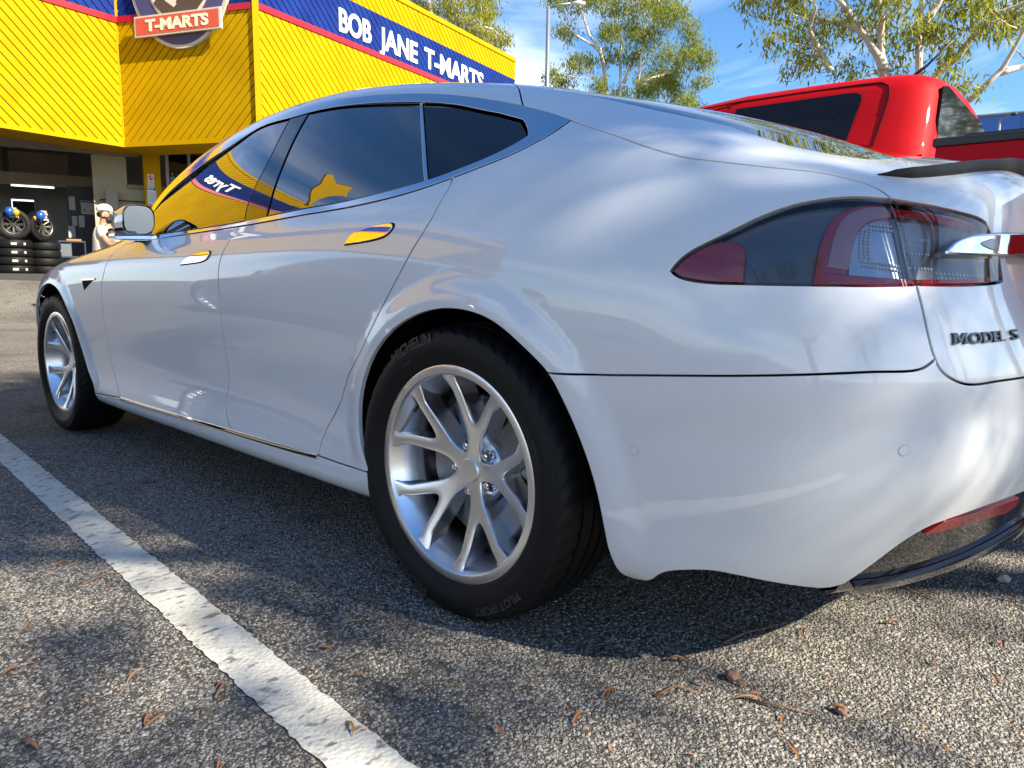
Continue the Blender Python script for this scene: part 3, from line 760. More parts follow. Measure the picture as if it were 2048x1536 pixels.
M_GROOVE = mat('tread_rubber', (.010, .010, .011), .7, spec=.3)
M_ALLOY = mat('brushed_alloy', (.84, .85, .87), .28, 1.0)
add_bump(M_ALLOY, 260, .06, .001)
M_DISC = mat('brake_disc', (.22, .22, .23), .4, 1.0)
M_CALIPER = mat('brake_caliper', (.30, .30, .31), .45, .6)
M_RED = mat('red_lens', (.55, .008, .010), .2, coat=.6)
M_SMOKE = mat('smoked_housing', (.12, .13, .15), .2, coat=.6)
M_SILVER = mat('lamp_reflector', (.40, .44, .50), .25, .6)
M_LED = mat('lamp_optic', (.70, .73, .78), .3)
def lens_mat(name, tint, f0=.07):
    m = bpy.data.materials.new(name); m.use_nodes = True; n = m.node_tree.nodes; l = m.node_tree.links; n.clear()
    o = n.new('ShaderNodeOutputMaterial'); t = n.new('ShaderNodeBsdfTransparent'); t.inputs[0].default_value = (*tint, 1)
    g = n.new('ShaderNodeBsdfGlossy'); g.inputs['Roughness'].default_value = .01
    fr = n.new('ShaderNodeFresnel'); fr.inputs[0].default_value = 1.62; mx = n.new('ShaderNodeMixShader')
    l.new(fr.outputs[0], mx.inputs[0]); l.new(t.outputs[0], mx.inputs[1]); l.new(g.outputs[0], mx.inputs[2]); l.new(mx.outputs[0], o.inputs[0])
    MATS[name] = m; return m
M_LENS = lens_mat('clear_lens', (.86, .87, .90))

# ------------------------------------------------------------------ the white car
CAR = empty('sedan_car', (0, 0, 0), 0, 'glossy pearl white sedan with silver alloy wheels parked beside the white bay line', 'car')

c = {k: crv(v) for k, v in LN.items() if k not in ('sensors', 'vent', 'handle_f', 'handle_r', 'badge', 'reflector', 'chromebar', 'plate', 'lamp_red', 'crease', 'fend_gap')}
c['fend_gap'] = crv(LN['fend_gap'])
def near(line, q):
    d = [abs(p[0] - q[0])*SU + abs(p[1] - q[1])*SV for p in line]; return d.index(min(d))
def part(line, a, b):
    i, j = near(line, a), near(line, b)
    return line[i:j + 1] if i <= j else rev(line[j:i + 1])
UE = 16.0
# shared corner points
pA = LN['fend_gap'][-1]; pB = LN['fd_rd'][-1]; pC = LN['rd_q'][-1]
belt = crv(LN['belt'][:-1] + [LN['hatchgap'][2]])
beltf = crv([LN['fend_gap'][0]] + LN['belt'][1:-1] + [LN['hatchgap'][2]])
doorbot = crv(LN['doorbot'])
fend = c['fend_gap']; fdrd = c['fd_rd']; rdq = c['rd_q']
archr_l = LN['archr'][1:]
archr = crv([(9.40, 1.2)] + archr_l)
ps = LN['bumpseam'][0]
bumpseam = crv([archr[near(archr, ps)]] + LN['bumpseam'][1:-1] + [LN['trunkseam'][3]])
tailpts = LN['tail']
iS = 8                                            # index of the lamp's top point at the split
tail_top_o = crv([tailpts[0]] + tailpts[1:iS] + [LN['tailsplit'][0]])
tail_bot_o = crv([LN['tailsplit'][-1]] + tailpts[19:] + [tailpts[0]])
tail_top_i = crv([LN['tailsplit'][0]] + tailpts[9:13])
tail_side_i = crv(tailpts[12:17])
tail_bot_i = crv(tailpts[16:19] + [LN['tailsplit'][-1]])
trunkseam = crv([LN['tailsplit'][-1]] + LN['trunkseam'][1:] + [(15.2, 5.45), (UE, 5.45)])
hatchgap = crv(LN['hatchgap'][:-1] + [LN['tailsplit'][0]])

panel('front_door', join(fend, part(doorbot, pA, pB), rev(fdrd), part(beltf, fdrd[0], fend[0])), M_PAINT, CAR)
panel('rear_door', join(fdrd, part(doorbot, pB, pC), rev(rdq), part(beltf, rdq[0], fdrd[0])), M_PAINT, CAR)
sillseam = crv([pC] + LN['sillseam'][1:] + [archr[near(archr, (9.39, 2.48))]])
tip = LN['hatchgap'][2]
panel('quarter_panel', join(rdq, sillseam, part(archr, (9.39, 2.48), ps), part(bumpseam, ps, (13.3, 5.82)),
                            part(trunkseam, (13.303, 5.82), trunkseam[0]), tail_bot_o, tail_top_o, part(hatchgap, hatchgap[-1], tip), part(belt, tip, rdq[0])), M_PAINT, CAR, step=.011)
bb = LN['bumpbot']
archr_low = part(archr, ps, archr[-1])
bump_low = crv([archr[-1], bb[1], (11.23, 1.0), (11.40, 1.02), bb[4], bb[5], bb[6], bb[7], bb[8], bb[9], bb[10], LN['diff_up'][0]])
diff_up = crv(LN['diff_up'] + [(15.4, 3.08), (UE, 3.05)])
panel('rear_bumper', join(archr_low, bump_low, diff_up, crv([(UE, 3.05), (UE, 5.45)]), rev(part(trunkseam, (13.303, 5.82), (UE, 5.45))), rev(bumpseam)), M_PAINT, CAR, centre=True, step=.014)
panel('rear_diffuser', join(diff_up, crv([(UE, 3.05), (UE, 0.0)]), crv([(UE, 0.0), (13.25, 0.0)]), crv([(13.25, 0), (13.12, 1.2), LN['diff_up'][0]])), M_GLOSSBLK, CAR, centre=True, off=-.010, inset=0, skirt=.002)
lo_line = crv(LN['diff_lo'] + [(UE, 2.0)])
panel('diffuser_lip', join(lo_line, crv([(UE, 2.0), (UE, 1.6)]), crv([(UE, 1.6), (15.2, 1.55), (14.2, 1.35), (13.6, 1.4), (13.2, 1.62), LN['diff_lo'][0]])), M_GLOSSBLK, CAR, centre=True, off=.004, inset=0)
panel('reflector', join(*[crv([LN['reflector'][i], LN['reflector'][(i + 1) % 7]], .01) for i in range(7)]), mat('dark_red_reflector', (.20, .003, .005), .25, coat=.5), CAR, off=-.004, inset=.002, skirt=.006)
panel('sill', join(crv([LN['archf'][-1], LN['fsill'][-1]]), doorbot, sillseam, crv([(9.39, 2.48), (9.45, 1.6), (9.42, .6), (9.38, 0)]), crv([(9.38, 0), (5.35, 0)]), crv([(5.35, 0), (5.22, .8), LN['archf'][-1]])), M_PAINT, CAR)
strip = crv([(p[0], p[1] + .05) for p in LN['doorbot']]); strip2 = crv([(p[0], p[1] - .17) for p in LN['doorbot']])
panel('sill_strip', join(strip, rev(strip2)), M_BRIGHT, CAR, off=.004, inset=0, skirt=.006)
# nose
hoodline = crv([(5.90, 9.25), (5.2, 9.35), (4.2, 9.25), (3.2, 9.12), (2.0, 9.0), (0, 8.9)])
archf_hid = [(3.02, 2.0), (3.05, 3.2), (3.067, 4.079), (3.199, 4.966), (3.41, 5.661), (3.684, 6.165), (3.971, 6.33)]
archf = crv(archf_hid + LN['archf'])
fs = [(5.90, 9.25), LN['fend_gap'][0]]
panel('front_fender', join(crv([hoodline[0], LN['fend_gap'][0]]), fend, crv([pA, LN['archf'][-1]]), part(archf, LN['archf'][-1], (3.067, 4.079)), crv([(3.067, 4.079), (3.0, 6.2)]), crv([(3.0, 6.2), (3.4, 7.6), (3.0, 8.3), (2.4, 8.6), (2.3, 9.03)]), rev(part(hoodline, hoodline[0], (2.3, 9.03)))), M_PAINT, CAR, step=.016)
panel('headlamp', join(crv([(3.0, 6.2), (3.4, 7.6), (3.0, 8.3), (2.4, 8.6), (2.3, 9.03)]), crv([(2.3, 9.03), (1.5, 8.0), (1.6, 7.2), (3.0, 6.2)])), M_LENS, CAR, off=-.002)
panel('front_bumper', join(crv([(3.067, 4.079), (3.0, 6.2)]), crv([(3.0, 6.2), (1.6, 7.2), (1.5, 8.0), (2.3, 9.03)]), part(hoodline, (2.3, 9.03), (0, 8.9)), crv([(0, 8.9), (0, 0)]), crv([(0, 0), (2.9, 0)]), crv([(2.9, 0), (3.02, 2.0), (3.067, 4.079)])), M_PAINT, CAR, centre=True)
wind_low = crv([(0, 11.05), (3, 11.05), (4.6, 10.95), (5.35, 10.75)])
panel('bonnet', join(hoodline, crv([(0, 8.9), (0, 11.05)]), wind_low, crv([(5.35, 10.75), (5.75, 10.3), (5.90, 9.25)])), M_PAINT, CAR, centre=True)
apil = crv([(5.35, 10.75), (5.80, 10.95), (6.45, 11.35), (6.85, 11.75), (6.95, 12.3), (6.6, 12.85), (5.6, 13.15), (4, 13.25), (0, 13.25)])
panel('windscreen', join(wind_low, apil, crv([(0, 13.25), (0, 11.05)])), M_GLASS, CAR, centre=True, off=-.004)
trim_top = crv([LN['trim_top'][0]] + LN['trim_top'][1:-1] + [LN['hatchgap'][0]])
roofseam = crv([(10.2, 12.35)] + LN['roofseam'])
panel('roof', join(rev(trim_top), crv([trim_top[0], (5.90, 9.25)]), crv([(5.90, 9.25), (5.75, 10.3), (5.35, 10.75)]), apil, crv([(0, 13.25), (0, 14)]), crv([(0, 14), (16, 14)]), crv([(16, 14), (16, 13.2)]), crv([(16, 13.2), (13.5, 13.1), (11.5, 12.6), (10.6, 11.95), LN['glassedge'][0]]), crv([LN['glassedge'][0], (10.42, 12.1), (10.2, 12.35)]), roofseam), M_PAINT, CAR, centre=True)
glassedge = crv(LN['glassedge'] + [(14.5, 10.62), (UE, 10.62)])
glasstop = crv([(16, 13.2), (13.5, 13.1), (11.5, 12.6), (10.6, 11.95), LN['glassedge'][0]])
panel('rear_window', join(glassedge, crv([(UE, 10.62), (UE, 13.2)]), glasstop), M_GLASS, CAR, centre=True, off=-.003, step=.024)
bar_top = crv(LN['chromebar'][1:4] + [LN['chromebar'][4], (15.5, 8.09), (UE, 8.09)])
bar_low = crv([LN['chromebar'][6], (14.42, 7.67), LN['chromebar'][5], (UE, 7.75)])
panel('tailgate', join(hatchgap, part(tail_top_i, tail_top_i[0], (14.2, 8.24)), part(bar_top, (14.27, 8.04), (UE, 8.09)), crv([(UE, 8.09), (UE, 10.62)]), rev(glassedge), crv([LN['glassedge'][0], (10.42, 12.1), (10.2, 12.35)]), roofseam), M_PAINT, CAR, centre=True, step=.024)
pl = [LN['plate'][0], LN['plate'][1], (14.85, 6.1), (15.0, 5.85), (UE, 5.85)]
recess = crv(pl)
panel('tailgate_lower', join(trunkseam, crv([(UE, 5.45), (UE, 5.85)]), rev(recess), part(bar_low, LN['plate'][0], (14.42, 7.67)), part(tail_side_i, (14.41, 7.6), tail_side_i[-1]), tail_bot_i), M_PAINT, CAR, centre=True)
panel('plate_recess', join(recess, crv([(UE, 5.85), (UE, 7.75)]), rev(part(bar_low, LN['plate'][0], (UE, 7.75)))), mat('recess_shaded_white', (.42, .36, .36), .4, coat=.6), CAR, centre=True, off=-.022, inset=-.01)  # body white darkened in the colour to stand for shade inside the recess
panel('tailgate_bar', join(crv([LN['chromebar'][0]] + LN['chromebar'][1:4]), part(bar_top, LN['chromebar'][3], (UE, 8.09)), crv([(UE, 8.09), (UE, 7.75)]), rev(bar_low), crv([LN['chromebar'][6], LN['chromebar'][0]])), M_BRIGHT, CAR, centre=True, off=.014, inset=0, skirt=.02, lip=.004)
bl = crv([(13.98, 7.88), (14.22, 7.93), (14.25, 7.78), (14.18, 7.73), (14.0, 7.79), (13.92, 7.84), (13.98, 7.88)])
panel('bar_lamp', join(bl), M_SMOKE, CAR, off=.0155, inset=0, skirt=.002)

# glasshouse
aper_top = crv(LN['aper_top'][1:-1]); aper_low = crv(LN['aper_low'])
apt = crv([LN['aper_low'][0], (6.20, 9.6), LN['aper_top'][1]] + LN['aper_top'][2:-2])
apr = crv([LN['aper_top'][-2], LN['aper_top'][-1], LN['aper_low'][-1]])
bpl = crv([apt[near(apt, LN['bpl'][0])]] + LN['bpl'][1:-1] + [aper_low[near(aper_low, LN['bpl'][-1])]])
bpr = crv([apt[near(apt, LN['bpr'][0])]] + LN['bpr'][1:-1] + [aper_low[near(aper_low, LN['bpr'][-1])]])
dv = crv([apt[near(apt, LN['divider'][0])]] + LN['divider'][1:-1] + [aper_low[near(aper_low, LN['divider'][-1])]])
panel('window_surround', join(belt, part(hatchgap, tip, LN['hatchgap'][0]), rev(trim_top), apt, apr, rev(aper_low)), M_CHROME, CAR, off=.002, inset=.001, skirt=.012, step=.02)
# the side glass is one gently curved sheet fitted to the edge of its opening
_gc = np.array([0.8396, -0.01619, -0.55662, -0.0665, -0.31982, -0.79173, -0.00475, -0.38141, -0.24663])
def _gterms(x, z):
    z = z - 1.15; x = x + .9
    return np.stack([x**0, x, z, x*x, x*z, z*z, x**3, x*x*z, x*z*z], -1)
def glass_sheet(P):
    f = lambda x, z: _gterms(x, z) @ _gc
    x, z = P[:, 0], P[:, 2]; e = 1e-3
    n = np.stack([-(f(x + e, z) - f(x - e, z))/(2*e), np.ones_like(x), -(f(x, z + e) - f(x, z - e))/(2*e)], -1)
    n /= np.linalg.norm(n, axis=1, keepdims=True)
    return np.stack([x, f(x, z), z], -1), n
WK = dict(off=-.005, skirt=.004, step=.02, surf=glass_sheet)
panel('front_window', join(part(apt, apt[0], bpl[0]), bpl, part(aper_low, bpl[-1], aper_low[0])), M_GLASS, CAR, inset=.007, **WK)
panel('door_pillar', join(rev(bpl), part(apt, bpl[0], bpr[0]), bpr, part(aper_low, bpr[-1], bpl[-1])), M_GLOSSBLK, CAR, off=-.003, inset=.002, skirt=.004, step=.02, surf=glass_sheet)
panel('rear_door_window', join(part(apt, bpr[0], dv[0]), dv, part(aper_low, dv[-1], bpr[-1]), rev(bpr)), M_GLASS, CAR, inset=.006, **WK)
panel('quarter_window', join(part(apt, dv[0], apt[-1]), apr, part(aper_low, aper_low[-1], dv[-1]), rev(dv)), M_GLASS2, CAR, inset=.006, **WK)
panel('window_divider', join([(p[0] - .015, p[1]) for p in dv], rev([(p[0] + .012, p[1]) for p in dv])), M_CHROME, CAR, off=-.001, inset=0, skirt=.004, surf=glass_sheet)

# door handles
for nm in ('handle_f', 'handle_r'):
    P = LN[nm]
    loop = crv(P + [P[0]], .006)[:-1]
    cx = sum(p[0] for p in loop)/len(loop); cy = sum(p[1] for p in loop)/len(loop)
    panel('handle_recess', [(cx + (p[0] - cx)*1.05, cy + (p[1] - cy)*1.13) for p in loop], M_SHELL, CAR, off=.0012, inset=0, skirt=.002, step=.01)
    panel('door_handle', loop, M_BRIGHT, CAR, off=.005, inset=0, skirt=.004, step=.01, lip=.002)
V_ = LN['vent']
panel('fender_vent', join(crv([V_[0], V_[1]], .01), crv([V_[1], V_[2]], .01), crv([V_[2], V_[0]], .01)), M_SHELL, CAR, off=.0015, inset=0, skirt=.002, step=.015)
panel('repeater_trim', join(crv([(V_[0][0], V_[0][1] + .05), (V_[1][0] + .03, V_[1][1] + .05)], .01), crv([(V_[1][0] + .03, V_[1][1] + .05), (V_[1][0], V_[1][1] - .05)], .01), crv([(V_[1][0], V_[1][1] - .05), (V_[0][0] + .02, V_[0][1] - .03)], .01), crv([(V_[0][0] + .02, V_[0][1] - .03), (V_[0][0], V_[0][1] + .05)], .01)), M_BRIGHT, CAR, off=.004, inset=0, skirt=.004, step=.015)
for (su, sv) in LN['sensors']:
    Pc = body(np.array([su, su + .05, su]), np.array([sv, sv, sv + .2]))
    ku = .05/np.linalg.norm(Pc[1] - Pc[0]); kv = .2/np.linalg.norm(Pc[2] - Pc[0])
    ring = lambda r: [(su + ku*r*math.cos(a), sv + kv*r*math.sin(a)) for a in np.linspace(0, 2*math.pi, 28, endpoint=False)]
    panel('sensor_gap', ring(.0098), mat('sensor_line', (.40, .42, .44), .5), CAR, off=.0004, inset=0, skirt=.001, lip=.0002, step=.006)
    panel('parking_sensor', ring(.0088), M_PAINT, CAR, off=.0010, inset=0, skirt=.001, lip=.0008, step=.006)

# tail lamps: dark housing, coloured optics behind, clear lens flush with the body
outer = join(tail_top_o, c['tailsplit'], tail_bot_o)
inner = join(tail_top_i, tail_side_i, tail_bot_i, rev(c['tailsplit']))
panel('lamp_housing', outer, M_SMOKE, CAR, off=-.024, inset=.001, skirt=.002)
panel('lamp_housing', inner, M_SMOKE, CAR, off=-.024, inset=.001, skirt=.002)
LR = LN['lamp_red']
panel('lamp_turn_lens', join(part(tail_top_o, tail_top_o[0], LR[1]), crv([(11.86, 7.34), (12.04, 7.37), (12.05, 6.74)]), part(tail_bot_o, LR[3], tail_bot_o[-1])), M_RED, CAR, off=-.006, inset=.004, skirt=.006)
ao = crv(LN['lamp_arc_out'] + [(13.10, 8.68)]); ai = crv([(12.66, 6.97)] + LN['lamp_arc_in'][1:-1] + [(13.14, 8.36)])
panel('lamp_arc', join(ao, crv([(13.10, 8.68), (13.14, 8.36)]), rev(ai), crv([(12.66, 6.97), LN['lamp_arc_out'][0]])), M_RED, CAR, off=-.014, inset=0, skirt=.008)
panel('lamp_arc_face', join(crv([(12.565, 7.22), (12.60, 7.6), (12.66, 8.0), (12.78, 8.38), (12.95, 8.58), (13.10, 8.62)]), crv([(13.10, 8.62), (13.14, 8.38)]), crv([(13.14, 8.38), (12.93, 8.24), (12.80, 7.9), (12.745, 7.5), (12.715, 7.22)]), crv([(12.715, 7.22), (12.565, 7.22)])), mat('lamp_pink', (.62, .30, .33), .25, coat=.6), CAR, off=-.0115, inset=0, skirt=.006)
panel('lamp_reflector', join(crv([(12.72, 7.02), (12.74, 7.5), (12.80, 7.9), (12.93, 8.24), (13.14, 8.36)]), crv([(13.14, 8.36), (13.19, 7.07)]), crv([(13.19, 7.07), (12.72, 7.02)])), M_SILVER, CAR, off=-.020, inset=0, skirt=.004)
panel('lamp_reflector', join(crv([(13.22, 8.33), (13.5, 8.28), (13.9, 8.18), (14.2, 8.08)]), crv([(14.2, 8.08), (14.36, 7.6), (14.33, 7.32)]), crv([(14.33, 7.32), (13.25, 7.13)]), crv([(13.25, 7.13), (13.22, 8.33)])), M_SILVER, CAR, off=-.020, inset=0, skirt=.004)
panel('lamp_red_edge', join(crv([(13.17, 8.62), (13.5, 8.52), (13.9, 8.36), (14.18, 8.20)]), crv([(14.18, 8.20), (14.10, 8.10)]), crv([(14.10, 8.10), (13.8, 8.22), (13.5, 8.34), (13.19, 8.40)]), crv([(13.19, 8.40), (13.17, 8.62)])), M_RED, CAR, off=-.013, inset=0, skirt=.006)
panel('lamp_red_foot', join(crv([(12.55, 6.94), (14.34, 7.27)]), crv([(14.34, 7.27), (14.34, 7.36)]), crv([(14.34, 7.36), (13.22, 7.21), (12.55, 7.12)]), crv([(12.55, 7.12), (12.55, 6.94)])), M_RED, CAR, off=-.013, inset=0, skirt=.006)
lm = MB()
for (u0, v0, u1, v1, n, m) in ((12.83, 7.45, 12.90, 8.05, 10, 3), (12.95, 8.10, 13.14, 8.20, 7, 2), (12.84, 7.36, 13.16, 7.44, 12, 2), (13.28, 7.44, 13.5, 7.95, 7, 3), (13.55, 7.30, 14.25, 7.38, 14, 2)):
    for i in range(n):
        for j in range(m):
            if abs(v1 - v0)*SV > abs(u1 - u0)*SU: u = u0 + (u1 - u0)*j/max(1, m - 1) + .05*(i/n)**2; v = v0 + (v1 - v0)*i/(n - 1)
            else: u = u0 + (u1 - u0)*i/(n - 1); v = v0 + (v1 - v0)*j/max(1, m - 1)
            P, N = body(np.array(u), np.array(v), True)
            p = Vector(P*MIR) - Vector(N*MIR)*.0185; nn = Vector(N*MIR); a = nn.orthogonal().normalized(); b = nn.cross(a)
            ang = [k*math.pi/3 for k in range(6)]
            lm.add([p + (a*math.cos(t) + b*math.sin(t))*.0026 for t in ang] + [p + nn*.002], [(k, (k + 1) % 6, 6) for k in range(6)])
o = lm.build('lamp_optics', M_LED, CAR, smooth=True); o['kind'] = 'stuff'
for pg in (outer, inner):
    panel('lamp_lens', pg, M_LENS, CAR, off=-.001, inset=.003, skirt=.004, step=.02)

# badge letters set on the tailgate
def letters_on_body(txt, uv0, uv1, hgt, m, name, thick=.03, proud=.003, parent=None):
    V, F = text_mesh(txt, 1.0, thick, .5)
    w = V[:, 0].max() - V[:, 0].min(); s = (V[:, 0] - V[:, 0].min())/w; h = V[:, 1]
    hm = h.max()
    P0 = body(np.array(uv0[0]), np.array(uv0[1]))
    u = uv0[0] + (uv1[0] - uv0[0])*s; vb = uv0[1] + (uv1[1] - uv0[1])*s
    kv = (body(np.array(uv0[0]), np.array(uv0[1] + .2)) - P0); kv = .2/np.linalg.norm(kv)
    P, N = body(u, vb + h/hm*hgt*kv, True)
    P = P + N*(np.where(V[:, 2] > 0, proud, -.001))[:, None]
    return mesh_obj(name, P*MIR, [tuple(reversed(f)) for f in F], m, parent)
M_BADGE = mat('badge_chrome', (.10, .108, .12), .35, 1.0)
letters_on_body('ODEL', (13.64, 6.09), (14.13, 6.145), .019, M_BADGE, 'badge_lettering', .012, .005, CAR)
letters_on_body('S', (14.25, 6.155), (14.375, 6.17), .019, M_BADGE, 'badge_lettering', .012, .005, CAR)
MO = [(0, 0), (0, .12), (.06, .14), (.06, .86), (0, .88), (0, 1), (.26, 1), (.5, .42), (.74, 1), (1, 1), (1, .88), (.94, .86), (.94, .14), (1, .12), (1, 0), (.72, 0), (.72, .12), (.78, .14), (.78, .70), (.54, .12), (.46, .12), (.22, .70), (.22, .14), (.28, .12), (.28, 0)]
_q0 = body(np.array(13.46), np.array(6.07)); _kv = .2/np.linalg.norm(body(np.array(13.46), np.array(6.27)) - _q0)
_mu = np.array([13.46 + .155*a for a, b_ in MO]); _mv = np.array([6.07 + .018*a + b_*.019*_kv for a, b_ in MO])
_P, _N = body(_mu, _mv, True); _n = len(MO)
_tri = [tuple(t) for t in delaunay_2d_cdt([Vector((a, b_)) for a, b_ in MO], [(i, (i + 1) % _n) for i in range(_n)], [], 1, 1e-6)[2]]
mesh_obj('badge_lettering', np.vstack([(_P + _N*.005)*MIR, (_P - _N*.001)*MIR]), _tri + [(i, (i + 1) % _n, _n + (i + 1) % _n, _n + i) for i in range(_n)], M_BADGE, CAR)

# lip spoiler across the tail
sp = []
for t in np.linspace(0, 1, 60)**1.5:
    # outer end (left) to the middle; a thin upright lip on the tail edge
    u = 13.125 + (UE - 13.125)*t
    vb = float(np.interp(u, [13.125, 13.44, 14.04, 14.8, 15.6, 16.0], [9.527, 9.40, 9.405, 9.51, 9.62, 9.63]))
    h = float(np.interp(u, [13.125, 13.28, 13.44, 14.04, 14.8, 15.6, 16.0], [.001, .013, .019, .022, .022, .032, .035]))
    P, N = body(np.array(u), np.array(vb), True); Q, N2 = body(np.array(u), np.array(vb + .04 + 1.6*h), True)
    top = P + np.array([.004, 0, 1.0])*h
    sp.append([P - N*.004, P + N*.0012, P*.6 + top*.4 + np.array([.003, 0, 0]), top + np.array([.003, 0, -.0015]), top, top*.75 + Q*.25 + N2*.001, Q + N2*.001, Q - N2*.004])
sp = np.array(sp); n_, k_ = sp.shape[:2]
vv = sp.reshape(-1, 3); ff = [(i*k_ + j, (i + 1)*k_ + j, (i + 1)*k_ + j + 1, i*k_ + j + 1) for i in range(n_ - 1) for j in range(k_ - 1)]
o = mesh_obj('tail_spoiler', np.vstack([vv*MIR, vv]), [tuple(reversed(f)) for f in ff] + [tuple(i + len(vv) for i in f) for f in ff], mat('carbon_black', (.010, .010, .011), .5, spec=.3), CAR, smooth=True)
o.data.set_sharp_from_angle(angle=R_(40))

# dark structure behind the panels, wheel housings, floor
def rect(u0, u1, v0, v1): return join(crv([(u0, v0), (u1, v0)], .03), crv([(u1, v0), (u1, v1)], .03), crv([(u1, v1), (u0, v1)], .03), crv([(u0, v1), (u0, v0)], .03))
ar_in = crv([(9.33, 0), (9.33, 2.4), (9.25, 3.7), (9.30, 4.6), (9.45, 5.4), (9.75, 5.95), (10.1, 6.12), (10.5, 5.9), (10.8, 5.4), (11.0, 4.8), (11.15, 4.0), (11.2, 3.2), (11.22, 2.5)])
af_in = crv([(3.0, 0), (3.02, 3.2), (3.05, 4.2), (3.18, 5.1), (3.4, 5.8), (3.7, 6.4), (4.0, 6.55), (4.3, 6.3), (4.6, 5.6), (4.85, 4.6), (5.0, 3.6), (5.15, 2.5), (5.2, 0)])
shell = join(af_in, crv([(5.2, 0), (9.33, 0)], .03), ar_in, crv([(11.22, 2.5), (13.1, 2.5), (UE, 2.6)], .03), crv([(UE, 2.6), (UE, 14)], .03), crv([(UE, 14), (0, 14)], .03), crv([(0, 14), (0, 0)], .03), crv([(0, 0), (3.0, 0)], .03))
panel('inner_structure', shell, M_SHELL, CAR, centre=True, off=-.035, inset=0, skirt=.001, step=.05)
ub = MB()
us = np.linspace(0, 11.2, 50); e = body(us, us*0 + .02)
loop = [tuple(q*[1, -.9, 1]) for q in e] + [tuple(q*[1, .9, 1]) for q in e[::-1]]
ub.add([(x, y, .185) for x, y, z in loop], [tuple(range(len(loop)))])
ub.build('underbody', M_SHELL, CAR)
for wx, yo in ((0.0, .955), (-2.96, .935)):
    for s in (-1, 1):
        wb = MB(); n = 40; v = []; f = []
        rad = .40
        for k in range(n + 1):
            a = -.10 + (math.pi + .20)*k/n
            for y in (yo - .015, yo - .36): v.append((wx - rad*math.cos(a)*(1.0 if wx < -1 else 1.02), s*y, .352 + (rad - .005)*math.sin(a)))
        for k in range(n): f.append((2*k, 2*k + 1, 2*k + 3, 2*k + 2))
        wb.add(v, f); cpt = len(wb.v); inner_ring = [2*k + 1 for k in range(n + 1)]
        wb.f.append(tuple(inner_ring))
        wb.build('wheel_housing', M_SHELL, CAR)
# ------------------------------------------------------------------ wheels (axle along y, outer face towards -y)
def tyre_mesh(parent):
    prof = [(.246, -.092), (.252, -.101), (.262, -.108), (.270, -.113), (.276, -.114), (.279, -.1165), (.300, -.1215), (.318, -.1195), (.330, -.1145), (.3325, -.1135), (.3365, -.110), (.3395, -.105), (.3430, -.099)]
    grooves = [(.3465, -.088), (.3495, -.070), (.3500, -.062), (.3430, -.0615), (.3430, -.0535), (.3505, -.053), (.3515, -.022), (.3440, -.0215), (.3440, -.013), (.3517, -.0125), (.3517, .0125), (.3440, .013), (.3440, .0215), (.3515, .022), (.3505, .053), (.343, .0535), (.343, .0615), (.350, .062), (.3465, .088)]
    p = prof + grooves + [(r, -y) for r, y in reversed(prof)]
    n = 288; mb = MB(); v = []; f = []
    for i, (r, y) in enumerate(p):
        sh = 9 <= i <= 15 or len(p) - 16 <= i <= len(p) - 10
        for k in range(n):
            a = 2*math.pi*k/n
            # shoulder blocks separated by slanted sipes
            rr = r - (.0055 if sh and ((k + (i if i < 20 else -i)) % 6 == 0) else 0)
            v.append((rr*math.sin(a), y, rr*math.cos(a)))
    m = len(p)
    for i in range(m - 1):
        for k in range(n): f.append((i*n + k, i*n + (k + 1) % n, (i + 1)*n + (k + 1) % n, (i + 1)*n + k))
    mb.add(v, f)
    return mb.build('tyre', M_RUBBER, parent, angle=38)
def arc_text(mb, s, r, ang, size, y, proud=.0012, thick=.03):
    # raised sidewall lettering, read from outside (-y), centred on ang (clockwise from the top)
    V, F = text_mesh(s, size, thick, .5)
    out = []
    for x, h, z in V:
        a = ang + x/r; rr = r + h
        out.append((rr*math.sin(a), y - (proud if z > 0 else -.004), rr*math.cos(a)))
    mb.add(out, F)
